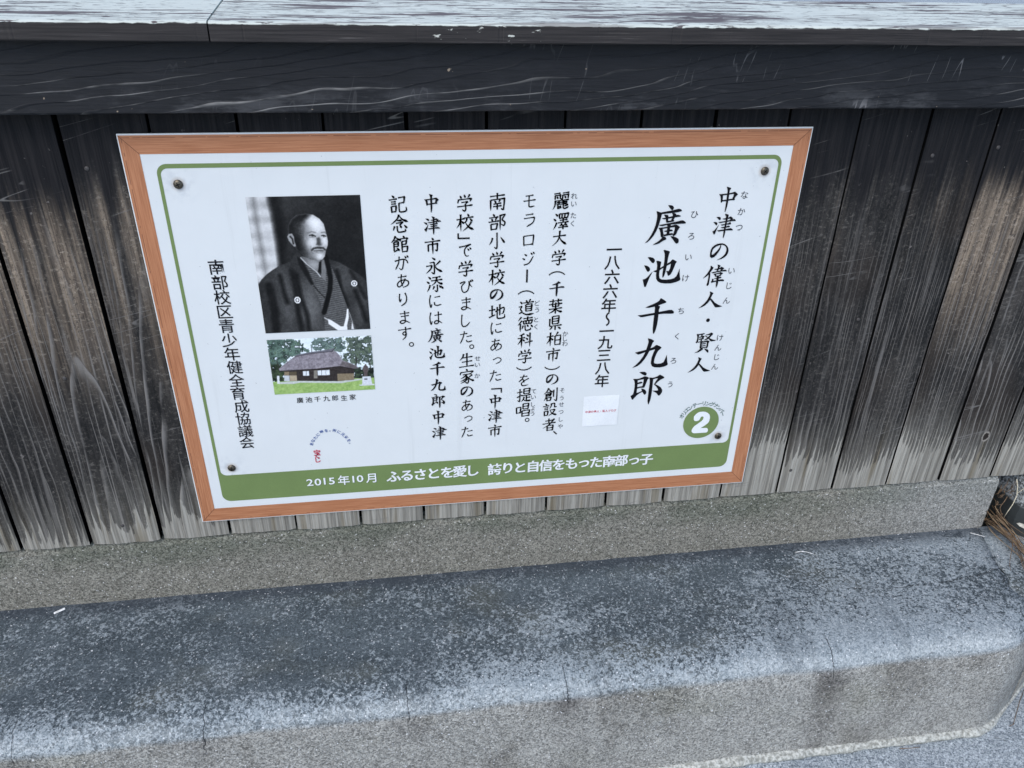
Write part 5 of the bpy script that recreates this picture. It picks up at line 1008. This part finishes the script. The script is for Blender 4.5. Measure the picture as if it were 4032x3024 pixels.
def paint_house():
    H_ = Canvas(210, 130, .612, 5)
    g = H_.noise(9, 6, 4); f = H_.noise(34, 21, 3); ff = H_.noise(90, 50, 2)
    H_.over(np.ones_like(g), np.stack([214 + 26 * g, 230 + 16 * g, 238 + 12 * g], -1))
    def trees(poly, c0, c1, th):
        m = H_.mask(poly, 60); m = np.clip((m + (f - .5) * 1.5 + (ff - .5) * .7 - th) * 6, 0, 1)
        t = np.clip((f - .25) * 1.7 + .5 * (ff - .5), 0, 1)[..., None]; H_.over(m, np.array(c0) * (1 - t) + np.array(c1) * t)
    trees([(-5, 1021), (276, 998), (328, 953), (385, 814), (391, 741), (256, 712), (195, 623), (77, 529), (124, 419), (110, 228), (-23, 241)], (34, 50, 44), (128, 160, 144), .50)
    trees([(404, 936), (474, 1002), (694, 1004), (761, 906), (749, 772), (688, 673), (626, 783), (436, 758)], (50, 66, 62), (140, 164, 156), .52)
    trees([(761, 999), (1029, 1008), (1018, 463), (883, 518), (836, 470), (692, 536), (688, 673), (760, 771)], (38, 50, 44), (126, 142, 124), .58)
    trees([(811, 418), (1022, 419), (1010, 138), (799, 182)], (16, 22, 18), (60, 74, 58), .36)
    trees([(-3, 557), (101, 548), (124, 419), (110, 228), (-18, 240)], (20, 28, 20), (76, 96, 62), .36)
    for ln, w in (([(135, 712), (162, 626), (168, 563)], 7), ([(67, 614), (80, 487)], 9), ([(417, 843), (413, 739)], 7), ([(842, 607), (829, 460)], 14), ([(959, 554), (979, 359)], 12)): H_.over(.8 * H_.line(ln, w, 5), np.array([46, 44, 42]))
    # lawn, stone edging
    lawn = H_.mask([(-23, 241), (1032, 224), (1019, -84), (-45, -28)], 6)
    H_.over(lawn, np.stack([118 + 46 * f + 20 * ff, 158 + 36 * f + 18 * ff, 76 + 34 * f + 10 * ff], -1))
    H_.over(H_.mask([(54, 228), (268, 233), (650, 191), (881, 219), (880, 195), (666, 151), (265, 200), (197, 182), (57, 195)], 5), np.array([196, 200, 196]))
    # walls
    H_.over(H_.mask([(125, 439), (666, 485), (811, 428), (797, 203), (633, 192), (234, 237), (111, 243)], 4), np.stack([44 + 14 * ff, 38 + 12 * ff, 36 + 12 * ff], -1))
    H_.over(H_.mask([(119, 346), (169, 342), (164, 240), (111, 244)], 4), np.array([196, 200, 204]))
    H_.over(H_.mask([(172, 345), (239, 339), (235, 239), (167, 243)], 4), np.array([178, 160, 132]))
    H_.over(H_.mask([(125, 417), (171, 413), (166, 345), (120, 350)], 4), np.array([140, 122, 96]))
    H_.over(H_.mask([(173, 411), (243, 409), (239, 344), (170, 349)], 4), np.array([92, 80, 62]))
    H_.over(H_.mask([(637, 333), (803, 320), (797, 205), (634, 195)], 4), np.stack([134 + 22 * np.sin(H_.v * .5), 118 + 20 * np.sin(H_.v * .5), 92 + 16 * np.sin(H_.v * .5)], -1))
    H_.over(H_.mask([(411, 413), (446, 413), (438, 266), (402, 269)], 4), np.array([132, 126, 116]))
    for x in (1400, 1455, 1510, 1565, 1620): pass
    for q in ([(304, 410), (334, 409), (330, 324), (301, 327)], [(339, 409), (363, 409), (360, 324), (333, 324)], [(448, 409), (485, 410), (482, 318), (445, 320)], [(489, 410), (528, 410), (524, 316), (485, 318)], [(531, 411), (565, 411), (563, 317), (527, 316)]):
        H_.over(H_.mask(q, 4), np.array([226, 232, 238]))
    # thatched roof
    th = np.stack([138 + 44 * (f - .5) + 40 * (ff - .5), 130 + 44 * (f - .5) + 40 * (ff - .5), 138 + 44 * (f - .5) + 40 * (ff - .5)], -1)
    H_.over(H_.mask([(75, 476), (134, 555), (207, 642), (255, 701), (401, 730), (620, 762), (647, 740), (682, 664), (700, 577), (759, 529), (825, 470), (853, 414), (805, 410), (677, 467), (439, 442), (84, 433)], 5), th)
    H_.over(.55 * H_.mask([(672, 484), (698, 556), (759, 529), (825, 470), (853, 414), (805, 410)], 14), np.array([74, 66, 62]))
    H_.over(H_.line([(84, 432), (439, 438), (674, 465), (804, 406)], 9, 6), np.array([40, 34, 34]))
    H_.over(H_.mask([(246, 686), (262, 716), (402, 752), (616, 793), (639, 808), (626, 762), (611, 744), (401, 728)], 5), np.array([104, 102, 112]))
    H_.over(.8 * H_.line([(245, 679), (401, 724), (611, 744), (639, 803)], 7, 5), np.array([52, 48, 52]))
    # post, statue on its plinth
    H_.over(H_.mask([(48, 350), (71, 348), (63, 202), (40, 202)], 4), np.array([222, 226, 228]))
    H_.over(H_.mask([(883, 254), (966, 252), (977, 86), (873, 92)], 4), np.array([214, 218, 226]))
    H_.over(H_.mask([(842, 105), (998, 107), (997, 80), (852, 83)], 4), np.array([206, 210, 214]))
    H_.over(H_.mask([(900, 217), (931, 216), (931, 191), (900, 191)], 3), np.array([86, 88, 94]))
    H_.over(H_.mask([(897, 259), (903, 323), (893, 378), (900, 442), (915, 462), (917, 485), (929, 487), (930, 463), (947, 437), (949, 373), (936, 320), (935, 257)], 4), np.array([92, 80, 80]))
    H_.a += ((H_.noise(70, 44, 2) - .5) * 26)[..., None]
    gr = H_.a.mean(-1, keepdims=True); H_.a = gr + (H_.a - gr) * .88 + 4
    H_.put('house_print', 140.4, 286.3, 225.6, 314.8)
paint_house()


# ---- screws
screw_m = NT('tarnished_screw', .38, .5); screw_m.b.inputs['Metallic'].default_value = .85
sn = screw_m.noi(screw_m.obj(), 700.0, 3)
screw = screw_m.out(screw_m.mix(sn, lin((62, 55, 46)), lin((128, 120, 106))))
slot_m = mat_simple('screw_recess', (.01, .009, .008), .6, .2)
for i, (sx, sz) in enumerate(SCREWS):
    bm = bmesh.new(); prof = [(.0058, 0), (.0060, .0006), (.0056, .0014), (.0046, .0022), (.0030, .0028), (.0014, .0031)]
    rg = [[bm.verts.new((r_ * math.cos(6.2832 * k / 20), -d_, r_ * math.sin(6.2832 * k / 20))) for k in range(20)] for r_, d_ in prof]
    for a, b in zip(rg, rg[1:]):
        for k in range(20): bm.faces.new((a[k], a[(k + 1) % 20], b[(k + 1) % 20], b[k]))
    bm.faces.new(rg[-1])
    bmesh.ops.recalc_face_normals(bm, faces=bm.faces)
    s_ = bm_obj('screw', bm, screw, sign, (sx / 1000 - SW / 2, SY - .0002, sz / 1000), True)
    V, F = [], []
    for a in (R(20 + 31 * i), R(110 + 31 * i)):
        c_, n2_ = Vector((math.cos(a), 0, math.sin(a))), Vector((-math.sin(a), 0, math.cos(a)))
        k0 = len(V)
        for e, w, d in ((-.0029, .00045, .00305), (0, .00075, .0034), (.0029, .00045, .00305)):
            V.append(c_ * e - n2_ * w + Vector((0, -d, 0))); V.append(c_ * e + n2_ * w + Vector((0, -d, 0)))
        F.extend([(k0, k0 + 2, k0 + 3, k0 + 1), (k0 + 2, k0 + 4, k0 + 5, k0 + 3)])
    mesh_obj('recess', V, F, slot_m, s_)
